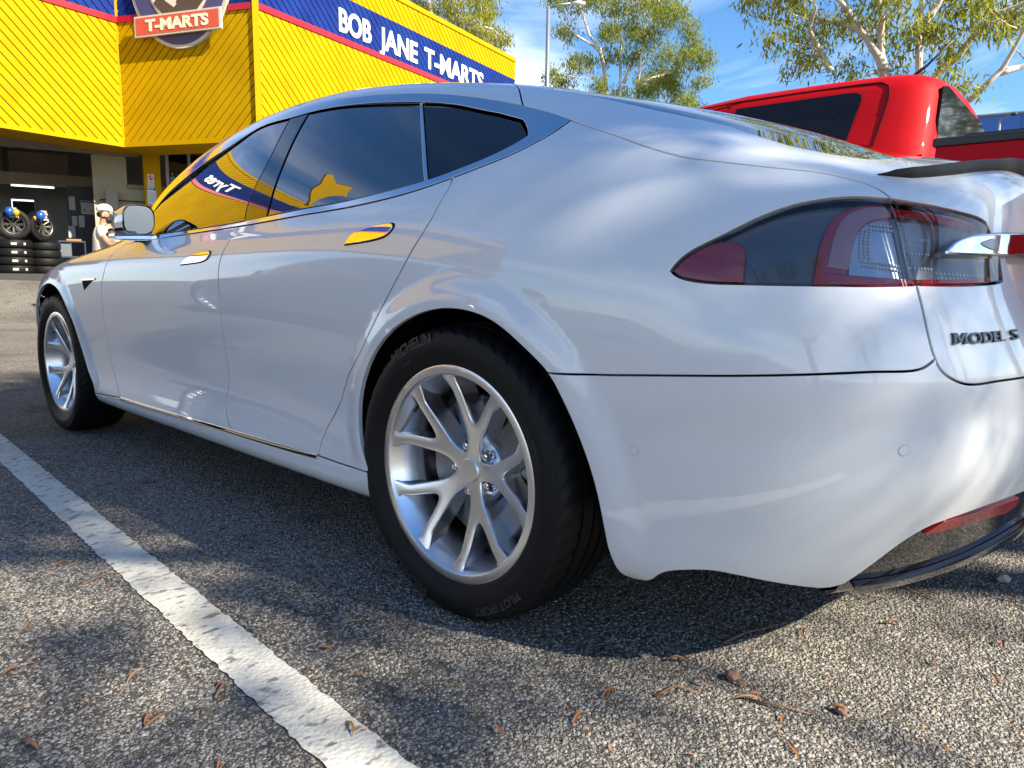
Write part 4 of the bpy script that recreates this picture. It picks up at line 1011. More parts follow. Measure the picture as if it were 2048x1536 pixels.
def spoke_mesh(parent, ang):
    # Y spoke: stem from the hub, two arms to the rim, hollow sided
    def face(r):                                  # y of the front face
        t = (r - .03)/.21; return -.046 - .052*max(0, min(1, t))**1.35
    side = []
    def arm(t, sgn, edge): pass
    # outline in (tangential, radial), clockwise from hub left
    th = R_(19.5)
    ex, ez = .240*math.sin(th), .240*math.cos(th)
    dx, dz = math.sin(R_(23)), math.cos(R_(23)); w = .0125
    left = [(-.030, .022), (-.0225, .038), (-.0190, .054), (-.0190, .074), (-.0265, .098), (-.0450, .140), (-.0655, .185), (-ex - w*1.35, ez - .016), (-ex - w*2.5, ez + .001)]
    top_l = [(-ex + w*2.4, ez + .014), (-ex + w*1.30, ez - .006), (-.0425, .188), (-.0235, .150), (-.0130, .131), (-.0055, .1225), (0, .1205)]
    outl = left + top_l
    pts = outl + [(-x, z) for x, z in reversed(outl[:-1])]
    # smooth dense outline
    P = np.array(pts); n = len(P)
    dense = []
    for i in range(n):
        a, b = P[i], P[(i + 1) % n]
        k = max(1, int(np.linalg.norm(b - a)/.006))
        for j in range(k): dense.append(a + (b - a)*j/k)
    D = np.array(dense)
    for _ in range(2): D = .5*D + .25*(np.roll(D, 1, 0) + np.roll(D, -1, 0))
    nb = len(D)
    inner = []
    gx, gz = np.meshgrid(np.arange(-.12, .121, .006), np.arange(.02, .26, .006)); g = np.stack([gx.ravel(), gz.ravel()], 1)
    ins = np.zeros(len(g), bool); dm = np.full(len(g), 9.)
    for i in range(nb):
        a, b = D[i], D[(i + 1) % nb]
        cnd = ((a[1] > g[:, 1]) != (b[1] > g[:, 1]))
        if abs(b[1] - a[1]) > 1e-12: ins ^= cnd & (g[:, 0] < (b[0] - a[0])*(g[:, 1] - a[1])/(b[1] - a[1]) + a[0])
        e = b - a; t = np.clip(((g - a) @ e)/(e @ e + 1e-12), 0, 1); dm = np.minimum(dm, np.linalg.norm(g - a - t[:, None]*e, axis=1))
    g = g[ins & (dm > .003)]
    A = np.vstack([D, g])
    vo, _e, fo, ov, _a, _b = delaunay_2d_cdt([Vector(q) for q in A], [(i, (i + 1) % nb) for i in range(nb)], [], 1, 1e-8)
    vo = np.array([tuple(q) for q in vo]); idx = {}
    for k, l in enumerate(ov):
        for i in l:
            if i < nb: idx[i] = k
    ring = [idx[i] for i in range(nb)]
    r = np.hypot(vo[:, 0], vo[:, 1]); Y = np.array([face(q) for q in r])
    # a shallow crown across each arm
    dmv = np.full(len(vo), 9.)
    for i in range(nb):
        a, b = D[i], D[(i + 1) % nb]; e = b - a; t = np.clip(((vo - a) @ e)/(e @ e + 1e-12), 0, 1); dmv = np.minimum(dmv, np.linalg.norm(vo - a - t[:, None]*e, axis=1))
    Y = Y - .0013*(1 - np.exp(-dmv/.004))
    V = [(x, y, z) for (x, z), y in zip(vo, Y)]
    # bevelled rim of the face then side walls that lean in towards the back
    T = np.roll(D, -1, 0) - np.roll(D, 1, 0); T /= np.linalg.norm(T, axis=1, keepdims=True); O = np.stack([T[:, 1], -T[:, 0]], 1)
    ar = .5*np.sum(D[:, 0]*np.roll(D[:, 1], -1) - np.roll(D[:, 0], -1)*D[:, 1])
    if ar < 0: O = -O
    k0 = len(V); m = nb
    for i in range(m):
        x, z = D[i] + O[i]*.0022; y = V[ring[i]][1]; V.append((x, y + .0028, z))
    for i in range(m):
        x, z = D[i] - O[i]*.0005; y = V[ring[i]][1]; V.append((x, y + .012, z))
    for i in range(m):
        rr = float(np.hypot(*D[i])); x, z = D[i] + O[i]*.001; V.append((x, .004 - .045*max(0, (rr - .1)/.14), z))
    F = [tuple(f) for f in fo]
    for i in range(m):
        j = (i + 1) % m
        F += [(ring[i], ring[j], k0 + j, k0 + i), (k0 + i, k0 + j, k0 + m + j, k0 + m + i), (k0 + m + i, k0 + m + j, k0 + 2*m + j, k0 + 2*m + i)]
    ca, sa = math.cos(ang), math.sin(ang)
    V = [(x*ca + z*sa, y, -x*sa + z*ca) for x, y, z in V]
    mb = MB(); mb.add(V, F)
    return mb.build('spoke', M_ALLOY, parent, angle=17)
def build_wheel(parent, loc, rz, phase, steer=0.0):
    w = empty('wheel', loc, rz + steer); w.parent = parent
    t = tyre_mesh(w)
    def arc_text_(s, r, ang, size, y, thick):
        mb = MB(); arc_text(mb, s, r, ang, size, y, thick=thick)
        mb.build('sidewall_lettering', mat('lettering_rubber', (.026, .026, .027), .40), w)
    mb = MB()
    arc_text_('MICHELIN', .3105, R_(-24), .034, -.1195, .028)
    arc_text_('PILOT SPORT', .3075, R_(148), .026, -.1195, .02)
    arc_text_('MICHELIN', .3065, R_(208), .034, -.1195, .028)
    arc_text_('245/45 ZR19', .287, R_(70), .012, -.1185, .012)
    arc_text_('TUBELESS', .286, R_(-30), .008, -.1185, .01)
    mb = MB()
    mb.lathe([(.226, .10), (.258, .10), (.262, .106), (.2585, .110), (.247, .104), (.238, .09), (.222, .05), (.206, .01), (.208, -.03), (.216, -.060), (.226, -.082), (.2335, -.096), (.2365, -.1025), (.2385, -.1045), (.2545, -.1062), (.2575, -.1050), (.2585, -.102), (.2580, -.098), (.252, -.090), (.246, -.085)], 144)
    mb.build('rim', M_ALLOY, w, angle=30)
    mb = MB(); mb.lathe([(.0, -.040), (.040, -.040), (.043, -.036), (.046, -.024), (.070, -.020), (.076, -.014), (.078, .0), (.078, .03), (.0, .03)], 48)
    mb.build('hub', M_ALLOY, w, angle=30)
    for k in range(5): spoke_mesh(w, phase + k*2*math.pi/5)
    mb = MB(); mb.lathe([(.0, -.0505), (.010, -.0505), (.0265, -.0505), (.0275, -.0505), (.0290, -.0495), (.0300, -.0470), (.0300, -.040)], 48); mb.build('centre_cap', M_ALLOY, w, angle=30)
    for k in range(5):
        a = phase + R_(36) + k*2*math.pi/5; x, z = .059*math.sin(a), .059*math.cos(a)
        mb = MB(); Mx = Matrix.Translation((x, 0, z))
        mb.lathe([(.0150, -.018), (.0160, -.027), (.0145, -.029), (.0130, -.024)], 24, Mx)
        mb.lathe([(.0112, -.018), (.0112, -.038), (.0095, -.0425), (.005, -.044), (.0, -.0442)], 6, Mx)
        mb.build('wheel_nut', M_BRIGHT, w, angle=25)
    mb = MB(); a = phase - R_(72) + R_(8)
    x, z = .216*math.sin(a), .216*math.cos(a)
    mb.tube([(x*1.04, -.055, z*1.04), (x*.97, -.075, z*.97), (x*.93, -.088, z*.93)], [.0055, .0045, .005], 10); mb.build('valve', M_BLACK, w, smooth=True)
    mb = MB(); mb.lathe([(.055, -.008), (.085, -.012), (.092, -.002), (.175, -.002), (.1775, .002), (.1775, .022), (.05, .024)], 72); mb.build('brake_disc', M_DISC, w, angle=30)
    mb = MB()
    for i in range(18):
        pass
    prof = []
    a0, a1 = R_(105), R_(160)
    v = []; f = []
    for i in range(13):
        a = a0 + (a1 - a0)*i/12
        for (r, y) in ((.125, -.030), (.185, -.034), (.192, -.024), (.192, .05), (.125, .05)): v.append((r*math.sin(a), y, r*math.cos(a)))
    for i in range(12):
        for j in range(5): f.append((i*5 + j, i*5 + (j + 1) % 5, (i + 1)*5 + (j + 1) % 5, (i + 1)*5 + j))
    f += [tuple(range(5)), tuple(60 + q for q in range(5))]
    mb.add(v, f); mb.build('brake_caliper', M_CALIPER, w, angle=40, bevel=0)
    return w
WH = []
WH.append(build_wheel(CAR, (0, -.850, .3495), 0, R_(14)))
WH.append(build_wheel(CAR, (-2.96, -.832, .3495), 0, R_(20), R_(0)))
for src, x, y in ((WH[0], 0, .850), (WH[1], -2.96, .832)):
    w2 = src.copy(); COL.objects.link(w2); w2.location = (x, y, .3495); w2.rotation_euler = (0, 0, math.pi)
    for ch in list(src.children):
        q = ch.copy(); COL.objects.link(q); q.parent = w2
TY0, TY1 = 8.3, 6.1
sign_text('Tyres', C1, DL, NL, TY0, TY1, 6.25, .46, 'fascia_lettering', M_WHITE, .03)

mb = MB(); mb.prism([(9.75, 7.35), (9.54, 7.94), (9.16, 8.76), (8.89, 9.49), (8.44, 10.34), (8.41, 10.56), (8.77, 10.09), (8.69, 10.51), (9.1, 9.61)], C1 + NL*.02, DL, (0, 0, 1), NL, .08); shop(mb, 'reflection_shard', M_YEL)  # unseen yellow panel, added and shaped for its reflection in the rear door window
# oval sign with its name plate on the shaded face
OV = empty('oval_sign', tuple(C1 + DM*1.68 + Vector((0, 0, 6.75))), 0, 'oval blue and cream portrait sign with red T-MARTS plate on the canopy corner', 'sign')
M_NAVY = mat('sign_navy', (.055, .055, .13), .5); M_CREAM = mat('sign_cream', (.62, .57, .44), .5); M_BROWN = mat('sign_brown', (.075, .05, .03), .6); M_ORED = mat('plate_red', (.58, .085, .04), .45); M_FRAME = mat('sign_frame', (.55, .50, .40), .45)
def ov_piece(poly, d0, d1, name, m):
    mb = MB(); mb.prism(poly, NM*d0, DM, (0, 0, 1), NM, d1 - d0); return mb.build(name, m, OV)
def ell(a, b, n=64): return [(a*math.cos(2*math.pi*k/n), b*math.sin(2*math.pi*k/n)) for k in range(n)]
ov_piece(ell(1.22, 1.44), .03, .10, 'rim_band', M_FRAME)
ov_piece(ell(1.15, 1.37), .10, .115, 'blue_field', M_NAVY)
ov_piece(ell(.80, .98), .115, .125, 'inner_rim', M_FRAME)
ov_piece(ell(.765, .945), .125, .132, 'cream_field', M_CREAM)
ov_piece([(-.62, -.55), (-.42, -.33), (-.30, -.42), (-.12, -.62), (.0, -.48), (.16, -.50), (.28, -.22), (.44, -.33), (.60, -.57), (.35, -.82), (0, -.935), (-.35, -.82)], .132, .137, 'dark_collar', M_BROWN)
ov_piece([(-.33, -.52), (-.12, -.66), (-.05, -.60), (-.22, -.40)], .137, .140, 'collar_highlight', M_CREAM)
ov_piece([(-.10, -.02), (.06, -.05), (.22, .02), (.10, -.10), (-.02, -.10)], .132, .136, 'mouth', M_BROWN)
ov_piece([(-.02, -.17), (.10, -.20), (.20, -.14), (.10, -.24)], .132, .136, 'chin_shadow', M_BROWN)
ov_piece([(.42, .25), (.50, -.10), (.40, -.30), (.36, -.12)], .132, .136, 'cheek_shadow', M_BROWN)
ov_piece([(-1.06, -1.19), (1.02, -1.16), (1.02, -.76), (-1.06, -.79)], .14, .20, 'plate_frame', M_FRAME)
ov_piece([(-1.02, -1.155), (.98, -1.125), (.98, -.795), (-1.02, -.825)], .20, .206, 'plate_face', M_ORED)
V, F = text_mesh('T-MARTS', 1.0, .04, .5)
w0, w1, hm = V[:, 0].min(), V[:, 0].max(), V[:, 1].max()
mesh_obj('plate_lettering', [DM*(-.78 + 1.52*(x - w0)/(w1 - w0)) + Vector((0, 0, -1.085 + .22*y/hm + .015*(x - w0)/(w1 - w0))) + NM*(.206 + (.008 if z > 0 else 0)) for x, y, z in V], F, mat('plate_cream', (.80, .70, .50), .5), OV)

# workshop seen under the canopy: frame axes e1 (to the right in view) and depth
CP = Vector((CAM_POS[0], CAM_POS[1], 0))
E1 = Vector((.2804, .9599, 0)); ED = Vector((-.9599, .2804, 0))
def W(s, D, z): return CP + E1*s + ED*D + Vector((0, 0, z))
def slab(name, s0, s1, z0, z1, D, thick, m, parent=None, bevel=0):
    mb = MB(); mb.prism([(s0, z0), (s1, z0), (s1, z1), (s0, z1)], CP + ED*D, E1, (0, 0, 1), ED, thick)
    return shop(mb, name, m, parent, bevel=bevel)
FZ = .76
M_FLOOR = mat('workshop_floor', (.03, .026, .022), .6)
mb = MB(); P = [W(-9, 16.9, 0), W(2.0, 16.9, 0), W(2.0, 26, 0), W(-9, 26, 0)]
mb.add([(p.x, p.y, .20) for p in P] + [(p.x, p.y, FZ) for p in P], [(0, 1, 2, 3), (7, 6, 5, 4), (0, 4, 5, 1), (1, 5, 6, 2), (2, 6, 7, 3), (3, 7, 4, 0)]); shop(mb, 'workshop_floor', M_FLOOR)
M_PALEW = mat('pale_wall', (.26, .26, .25), .8)
slab('back_wall', -9.0, -1.25, FZ, 5.2, 24.0, .15, M_PALEW); slab('back_wall', -.71, -.52, FZ, 5.2, 24.0, .15, M_PALEW); slab('back_wall', -1.25, -.71, 2.72, 5.2, 24.0, .15, M_PALEW)
slab('door_frame', -.735, -.69, FZ, 2.74, 23.94, .1, mat('door_frame_white', (.28, .28, .26), .6)); slab('door_frame', -1.27, -.69, 2.70, 2.74, 23.93, .1, MATS['door_frame_white'])
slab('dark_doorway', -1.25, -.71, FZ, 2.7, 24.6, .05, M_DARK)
slab('grey_wall', -.52, 3.0, FZ, 5.2, 23.6, .15, M_GREY)
slab('ceiling_beam', -9.0, .62, 2.84, 3.13, 21.5, .3, M_BEIGE)
slab('upper_panel', -1.15, .11, 3.22, 3.75, 22.5, .1, M_BEIGE); slab('upper_panel', -9, -1.3, 3.22, 3.75, 22.5, .1, M_BEIGE)
slab('partition', .55, 1.24, .9, 3.42, 19.5, .12, mat('partition_olive', (.34, .30, .20), .8)); slab('partition', 1.24, 2.4, .9, 2.72, 19.5, .12, MATS['partition_olive'])
slab('partition_sill', 1.24, 2.4, 2.72, 2.80, 19.42, .2, M_BEIGE)
slab('header', -9, 1.5, 3.42, 3.95, 19.35, .12, M_BEIGE)
mb = MB(); P = [W(-9, 18.6, 0), W(3.2, 18.6, 0), W(3.2, 26, 0), W(-9, 26, 0)]
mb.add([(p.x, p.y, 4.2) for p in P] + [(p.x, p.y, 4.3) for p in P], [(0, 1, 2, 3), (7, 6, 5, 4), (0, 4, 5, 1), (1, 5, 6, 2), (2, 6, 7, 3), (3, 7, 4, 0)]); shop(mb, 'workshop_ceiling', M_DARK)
slab('pipe_rail', .6, 1.6, 2.415, 2.44, 19.38, .03, M_DARK)
slab('wall_cabinet', .78, 1.02, 2.1, 2.62, 19.3, .2, mat('cabinet_beige', (.26, .23, .17), .6))
# post and shop front beside it
M_POSTY = M_YEL
mb = MB(); mb.prism([(1.573, .0), (1.920, .0), (1.920, ZB + .3), (1.573, ZB + .3)], CP + ED*19.2, E1, (0, 0, 1), ED, .30); shop(mb, 'post', M_POSTY, bevel=.008)
slab('shopfront_panel', 2.0, 5.5, FZ - .1, 2.45, 19.35, .1, M_BEIGE)
slab('shopfront_window', 2.05, 5.5, 2.45, 3.58, 19.4, .03, M_GLASS)
for s in (2.08, 2.56, 3.4, 4.2): slab('window_mullion', s - .035, s + .035, 2.45, 3.6, 19.33, .06, MATS['door_frame_white'])
slab('window_head', 2.0, 5.5, 3.58, 3.75, 19.31, .1, mat('brown_trim', (.07, .035, .015), .6))

def poster(name, s0, s1, z0, z1, D, label, marks, parent=None, base=(.62, .62, .58)):
    e = empty(name, tuple(W((s0 + s1)/2, D, z0)), 0, label, 'notice')
    inv = Matrix.Translation(-e.location)
    mb = MB(); mb.prism([(s0, z0), (s1, z0), (s1, z1), (s0, z1)], CP + ED*D, E1, (0, 0, 1), ED, .008); mb.v = [tuple(inv @ Vector(p)) for p in mb.v]; mb.build('sheet', mat('paper_%02d' % int(base[2]*50), base, .7), e)
    for (kind, a, b_, c_, d_, col) in marks:
        x0, x1, y0, y1 = s0 + (s1 - s0)*a, s0 + (s1 - s0)*b_, z0 + (z1 - z0)*c_, z0 + (z1 - z0)*d_
        mm = mat('ink_%.2f_%.2f_%.2f' % col, col, .6)
        mb = MB(); O = CP + ED*(D - .004)
        if kind == 'bar': mb.prism([(x0, y0), (x1, y0), (x1, y1), (x0, y1)], O, E1, (0, 0, 1), ED, .003)
        elif kind == 'ring':
            cx, cy, r = (x0 + x1)/2, (y0 + y1)/2, min(abs(x1 - x0), abs(y1 - y0))/2; n = 28
            pts = [(cx + q*r*math.cos(2*math.pi*k/n), cy + q*r*math.sin(2*math.pi*k/n)) for q in (1, .78) for k in range(n)]
            vv = [O + E1*p_[0] + Vector((0, 0, p_[1])) for p_ in pts]; mb.add(vv, [(k, (k + 1) % n, n + (k + 1) % n, n + k) for k in range(n)])
            dd = .70*r; ww = .10*r
            mb.add([O + E1*(cx + q[0]) + Vector((0, 0, cy + q[1])) for q in ((-dd - ww, dd - ww), (-dd + ww, dd + ww), (dd + ww, -dd + ww), (dd - ww, -dd - ww))], [(0, 1, 2, 3)])
        elif kind == 'man':
            cx, cy, r = (x0 + x1)/2, (y0 + y1)/2, abs(y1 - y0)/2
            O2 = O + ED*.001
            for q in (((-.10, .55), (.10, .55), (.10, .75), (-.10, .75)), ((-.2, -.05), (.2, -.05), (.16, .5), (-.16, .5)), ((-.26, -.7), (-.10, -.7), (.02, -.05), (-.16, -.05)), ((.10, -.7), (.26, -.7), (.16, -.05), (.0, -.05))):
                mb.add([O2 + E1*(cx + a_*r) + Vector((0, 0, cy + b2*r)) for a_, b2 in q], [(0, 1, 2, 3)])
        elif kind == 'text':
            V, F = text_mesh(col_text[0], 1.0, .02, 0); w0, w1, hm = V[:, 0].min(), V[:, 0].max(), max(V[:, 1].max(), .01)
            mb.add([O + E1*(x0 + (x1 - x0)*(x - w0)/(w1 - w0)) + Vector((0, 0, y0 + (y1 - y0)*y/hm)) for x, y, z in V], F)
        mb.v = [tuple(inv @ Vector(p)) for p in mb.v]; o_ = mesh_obj('print', mb.v, mb.f, mm, e)
    return e
K = (.03, .03, .03); RD = (.55, .02, .02); BLU = (.03, .07, .35); GR = (.30, .30, .30)
col_text = ['NO ENTRY']
lines_ = lambda a, b_, n, top, bot: [('bar', a, b_, bot + (top - bot)*(k + .25)/n, bot + (top - bot)*(k + .6)/n, GR) for k in range(n)]
poster('no_entry_sign', 1.637, 1.775, 2.765, 3.037, 19.185, 'white no entry sign with red barred pedestrian on the yellow post', [('man', .1, .9, .42, .96, K), ('ring', .08, .92, .42, .98, RD), ('text', .08, .92, .29, .37, K)] + lines_(.15, .85, 3, .25, .05), base=(.72, .70, .66))
poster('price_notice', 1.619, 1.804, 2.343, 2.748, 19.185, 'white notice with blue header below the no entry sign', [('bar', .0, .75, .86, .93, BLU), ('bar', .75, .97, .82, .97, BLU), ('bar', .05, .45, .03, .08, RD)] + lines_(.1, .9, 8, .78, .15), base=(.70, .70, .70))
NB = empty('notice_board', tuple(W(.45, 20.5, FZ)), 0, 'tall black notice board hung with papers beside the workshop partition', 'notice board')
inv = Matrix.Translation(-NB.location)
mb = MB(); mb.prism([(.02, 1.0), (.90, 1.0), (.90, 2.79), (.02, 2.79)], CP + ED*20.5, E1, (0, 0, 1), ED, .05); mb.v = [tuple(inv @ Vector(p)) for p in mb.v]; mb.build('panel', mat('board_black', (.018, .014, .016), .6), NB)
PG = (.36, .36, .33)
poster('notice_sheet', .06, .185, 2.24, 2.55, 20.47, 'narrow white notice at the upper left of the black board', [('bar', .1, .9, .88, .95, GR)] + lines_(.1, .8, 5, .8, .4), base=PG)
poster('wheel_chart', .30, .58, 2.16, 2.47, 20.47, 'wide chart with two wheel drawings in the middle of the black board', [('bar', .05, .95, .86, .97, K), ('ring', .10, .35, .08, .45, K), ('ring', .65, .90, .08, .45, K)] + lines_(.1, .9, 2, .8, .6), base=PG)
poster('glasses_sign', .615, .715, 2.42, 2.66, 20.47, 'small white sign with dark goggles disc at the upper right of the board', [('bar', .2, .8, .55, .85, K)] + lines_(.15, .85, 2, .4, .1), base=PG)
poster('no_smoking_sign', .735, .87, 2.42, 2.67, 20.47, 'white sign with a red barred ring at the top right of the board', [('ring', .08, .92, .35, .95, RD)] + lines_(.15, .85, 2, .28, .08), base=PG)
poster('pinned_paper', .10, .20, 1.88, 2.10, 20.47, 'left one of two crumpled papers clipped on the board', lines_(.15, .85, 5, .9, .2), base=PG)
poster('pinned_paper', .235, .355, 1.85, 2.12, 20.47, 'right one of two crumpled papers clipped on the board', lines_(.15, .85, 5, .9, .2), base=PG)
poster('pinned_paper', .01, .15, 1.60, 1.87, 20.47, 'lowest clipped paper at the left edge of the black board', lines_(.15, .85, 6, .9, .1), base=PG)

# light tube
o = empty('light_tube', tuple(W(-.61, 20.2, 2.66)), 0, 'lit white fluorescent tube hanging below the workshop beam', 'lamp')
mb = MB(); mb.tube([W(-1.02, 20.2, 2.70) - o.location, W(-.21, 19.8, 2.66) - o.location], .018, 10); mb.build('tube', mat('tube_glow', (.9, .9, .9), .4, emit=(1, .96, .9), estr=1.0), o, smooth=True)
mb = MB(); mb.tube([W(-1.02, 20.2, 2.74) - o.location, W(-.21, 19.8, 2.70) - o.location], .025, 6); mb.build('fitting', M_GREY, o)

# tyres on show
M_TY = mat('display_tyre', (.005, .005, .005), .6, spec=.2)
def tyre_prof(R, r, w): return [(r, -w*.42), (r + .02, -w*.5), (R - .06, -w*.52), (R - .015, -w*.44), (R, -w*.3), (R, w*.3), (R - .015, w*.44), (R - .06, w*.52), (r + .02, w*.5), (r, w*.42), (r, -w*.42)]
def lying(s, D, z, R, w, label, tagw=True):
    p = W(s, D, z + w/2); o = empty('stacked_tyre', (p.x, p.y, z), 0, label, 'tyre', 'tyres stacked flat')
    mb = MB(); mb.lathe(tyre_prof(R, R*.58, w), 40, Matrix.Translation((0, 0, w/2)) @ Matrix.Rotation(math.pi/2, 4, 'X')); mb.build('casing', M_TY, o, angle=40)
    if tagw:
        q = -ED
        for ds, dw in ((.02, .05), (.19, .03)):
            a = R*1.003; cpos = Vector((0, 0, w*.5)) + q*math.sqrt(max(.01, a*a - ds*ds)) + E1*ds
            mb = MB(); mb.prism([(-dw, -.025), (dw, -.025), (dw, .025), (-dw, .025)], cpos, E1, (0, 0, 1), q, .004); mb.build('price_tag', mat('tag_white', (.34, .33, .30), .6), o)
    return o
names = ['bottom', 'second from bottom', 'third from bottom', 'top']
for i in range(4): lying(-.97, 18.35, FZ + .17*i, .33, .165, '%s flat tyre of the left display stack' % names[i])
for i in range(4): lying(-.46, 18.75, FZ + .165*i, .31, .16, '%s flat tyre of the right display stack' % names[i], False)
def standing(s, D, z, R, turn, label):
    p = W(s, D, z); o = empty('display_wheel', tuple(p), math.atan2(E1.y, E1.x) + turn, label, 'wheel', 'wheels shown on the tyre stacks')
    Mx = Matrix.Translation((0, 0, R))
    mb = MB(); mb.lathe(tyre_prof(R, R*.60, .24), 48, Mx); mb.build('tyre', M_TY, o, angle=40)
    mr = mat('display_rim', (.14, .135, .125), .4, .8)
    mb = MB(); mb.lathe([(R*.56, -.10), (R*.62, -.125), (R*.58, -.118), (R*.53, -.06), (R*.5, .08)], 40, Mx); mb.build('rim', mr, o, angle=30)
    mb = MB(); mb.lathe([(0, .02), (R*.55, .02)], 24, Mx); mb.build('rim_back', M_DARK, o)
    for k in range(8):
        for dd in (-.09, .09):
            a = 2*math.pi*k/8
            mb = MB(); mb.tube([Mx @ Vector((.05*math.sin(a), -.05, .05*math.cos(a))), Mx @ Vector((R*.56*math.sin(a + dd), -.095, R*.56*math.cos(a + dd)))], .011, 5); mb.build('spoke', mr, o)
    mb = MB(); mb.lathe([(0, -.07), (.05, -.07), (.06, -.04), (.06, .02)], 20, Mx); mb.build('hub', M_DARK, o)
    for k, (dx, dz) in enumerate(((.0, .05), (.02, .0), (.0, -.06), (.03, -.11))):
        mb = MB(); mb.box((-.07 + dx, -.135, 2*R - .06 + dz - .02), (.07 + dx, -.131, 2*R - .06 + dz + .02)); mb.build('price_tag', MATS['tag_white'], o)
    return o
standing(-.95, 18.3, FZ + .67, .315, .10, 'upright wheel with machined spokes on the left tyre stack')
standing(-.50, 18.55, FZ + .655, .315, .75, 'upright wheel turned sideways on the right tyre stack')
def balloon(s, D, z, r, col, label):
    p = W(s, D, z); o = empty('balloon', tuple(p), 0, label, 'balloon', 'balloons tied above the tyres')
    mb = MB(); mb.lathe([(0, r*1.05), (r*.5, r*.92), (r*.85, r*.55), (r, 0), (r*.9, -r*.5), (r*.6, -r*.95), (r*.2, -r*1.25), (.012, -r*1.33), (.02, -r*1.42), (0, -r*1.42)], 24, Matrix.Rotation(math.pi/2, 4, 'X')); mb.build('skin', mat('balloon_%.2f' % col[2], col, .3, coat=.3), o, smooth=True)
balloon(-.985, 18.1, 1.99, .085, (.012, .06, .27), 'blue balloon at the far left above the tyre stack')
balloon(-.875, 18.1, 1.975, .066, (.36, .25, .012), 'yellow balloon between the blue one and the doorway')
balloon(-.47, 18.3, 1.945, .09, (.012, .06, .28), 'blue balloon above the turned display wheel')
balloon(-.565, 18.3, 1.895, .035, (.35, .24, .012), 'small yellow balloon beside the right blue balloon')
# trolley
o = empty('tool_trolley', tuple(W(.06, 19, FZ)), math.atan2(E1.y, E1.x), 'dark blue tool trolley in front of the notice board', 'trolley')
mt = mat('trolley_blue', (.03, .035, .06), .5)
for z in (.05, .35, .68): mb = MB(); mb.box((-.25, -.2, z), (.25, .2, z + .03)); mb.build('shelf', mt, o)
for sx in (-.24, .24):
    for sy in (-.19, .19): mb = MB(); mb.tube([(sx, sy, 0), (sx, sy, .70)], .015, 6); mb.build('leg', mt, o)
mb = MB(); mb.box((-.1, -.15, .71), (.18, .05, .75)); mb.build('tray', mat('tray_wood', (.30, .14, .05), .6), o)
mb = MB(); mb.box((-.23, -.203, .38), (-.02, -.199, .64)); mb.build('drawer_front', mat('drawer_grey', (.10, .11, .13), .5), o)
# limbs and leaf masses of the three gums in view: (sideways, height) and radius, metres
TREE_C = dict(base=(-2.276, 10.432), e=(0.9627, 0.2705), d=(-0.2705, 0.9627),
    limbs=[[(-0.13, 2.57), (-0.43, 4.0), (-0.5, 4.16), (-0.64, 4.38), (-0.73, 4.53), (-0.9, 4.65), (-1.24, 4.78), (-1.68, 4.95)], [(-0.43, 4.0), (-0.47, 4.16), (-0.51, 4.52), (-0.5, 4.68), (-0.56, 4.96), (-0.66, 5.44), (-0.84, 6.1)], [(-0.1, 2.57), (0.06, 3.65), (0.05, 3.89), (0.01, 4.3), (-0.0, 4.72), (0.0, 4.92), (-0.01, 5.61), (-0.21, 6.45)], [(0.03, 4.29), (0.1, 4.64), (0.18, 4.77), (0.25, 4.88), (0.45, 5.39), (0.63, 6.02)], [(0.03, 3.51), (0.36, 3.93), (0.54, 4.08), (0.7, 4.3), (0.91, 4.53), (1.2, 4.59), (1.56, 4.81)], [(0.0, 2.56), (0.59, 3.25), (0.74, 3.43), (0.91, 3.59), (1.07, 3.77), (1.17, 3.98), (1.31, 4.32), (1.52, 4.62)], [(1.08, 3.79), (1.35, 3.9), (1.64, 4.02)], [(-0.8, 4.61), (-1.03, 4.93), (-1.41, 5.28)], [(-1.17, 4.04), (-1.36, 4.37), (-1.51, 4.65), (-1.39, 4.87)]],
    blobs=[(-1.98, 4.92, 0.35), (-1.66, 4.65, 0.4), (-1.31, 4.82, 0.37), (-1.87, 4.37, 0.25), (-1.48, 4.27, 0.23), (-1.04, 4.97, 0.35), (-0.75, 4.82, 0.28), (-0.99, 4.25, 0.23), (-0.89, 4.05, 0.17), (-0.29, 4.17, 0.28), (-0.04, 4.33, 0.31), (0.29, 4.2, 0.28), (0.44, 4.08, 0.2), (0.14, 4.47, 0.25), (0.59, 4.46, 0.23), (0.69, 4.71, 0.32), (0.99, 4.67, 0.32), (1.23, 4.7, 0.23), (0.94, 4.27, 0.17), (0.67, 3.55, 0.17), (0.53, 3.81, 0.14), (-2.3, 5.15, 0.2), (-1.69, 5.14, 0.35), (-0.44, 4.56, 0.2), (-0.27, 4.82, 0.28), (-0.55, 4.97, 0.23), (0.33, 3.83, 0.14), (-1.69, 4.12, 0.14), (1.19, 4.51, 0.17), (-2.48, 5.59, 0.31), (-2.02, 5.59, 0.46), (-1.36, 5.56, 0.46), (-0.73, 5.52, 0.46), (-0.12, 5.35, 0.46), (0.46, 5.25, 0.46), (1.01, 5.16, 0.46), (-1.76, 6.21, 0.54), (-1.05, 6.21, 0.54), (-0.38, 6.15, 0.54), (0.27, 6.02, 0.54), (0.89, 5.77, 0.54), (1.48, 5.08, 0.39), (1.7, 4.53, 0.31), (-0.76, 6.77, 0.54), (0.09, 6.65, 0.54)])
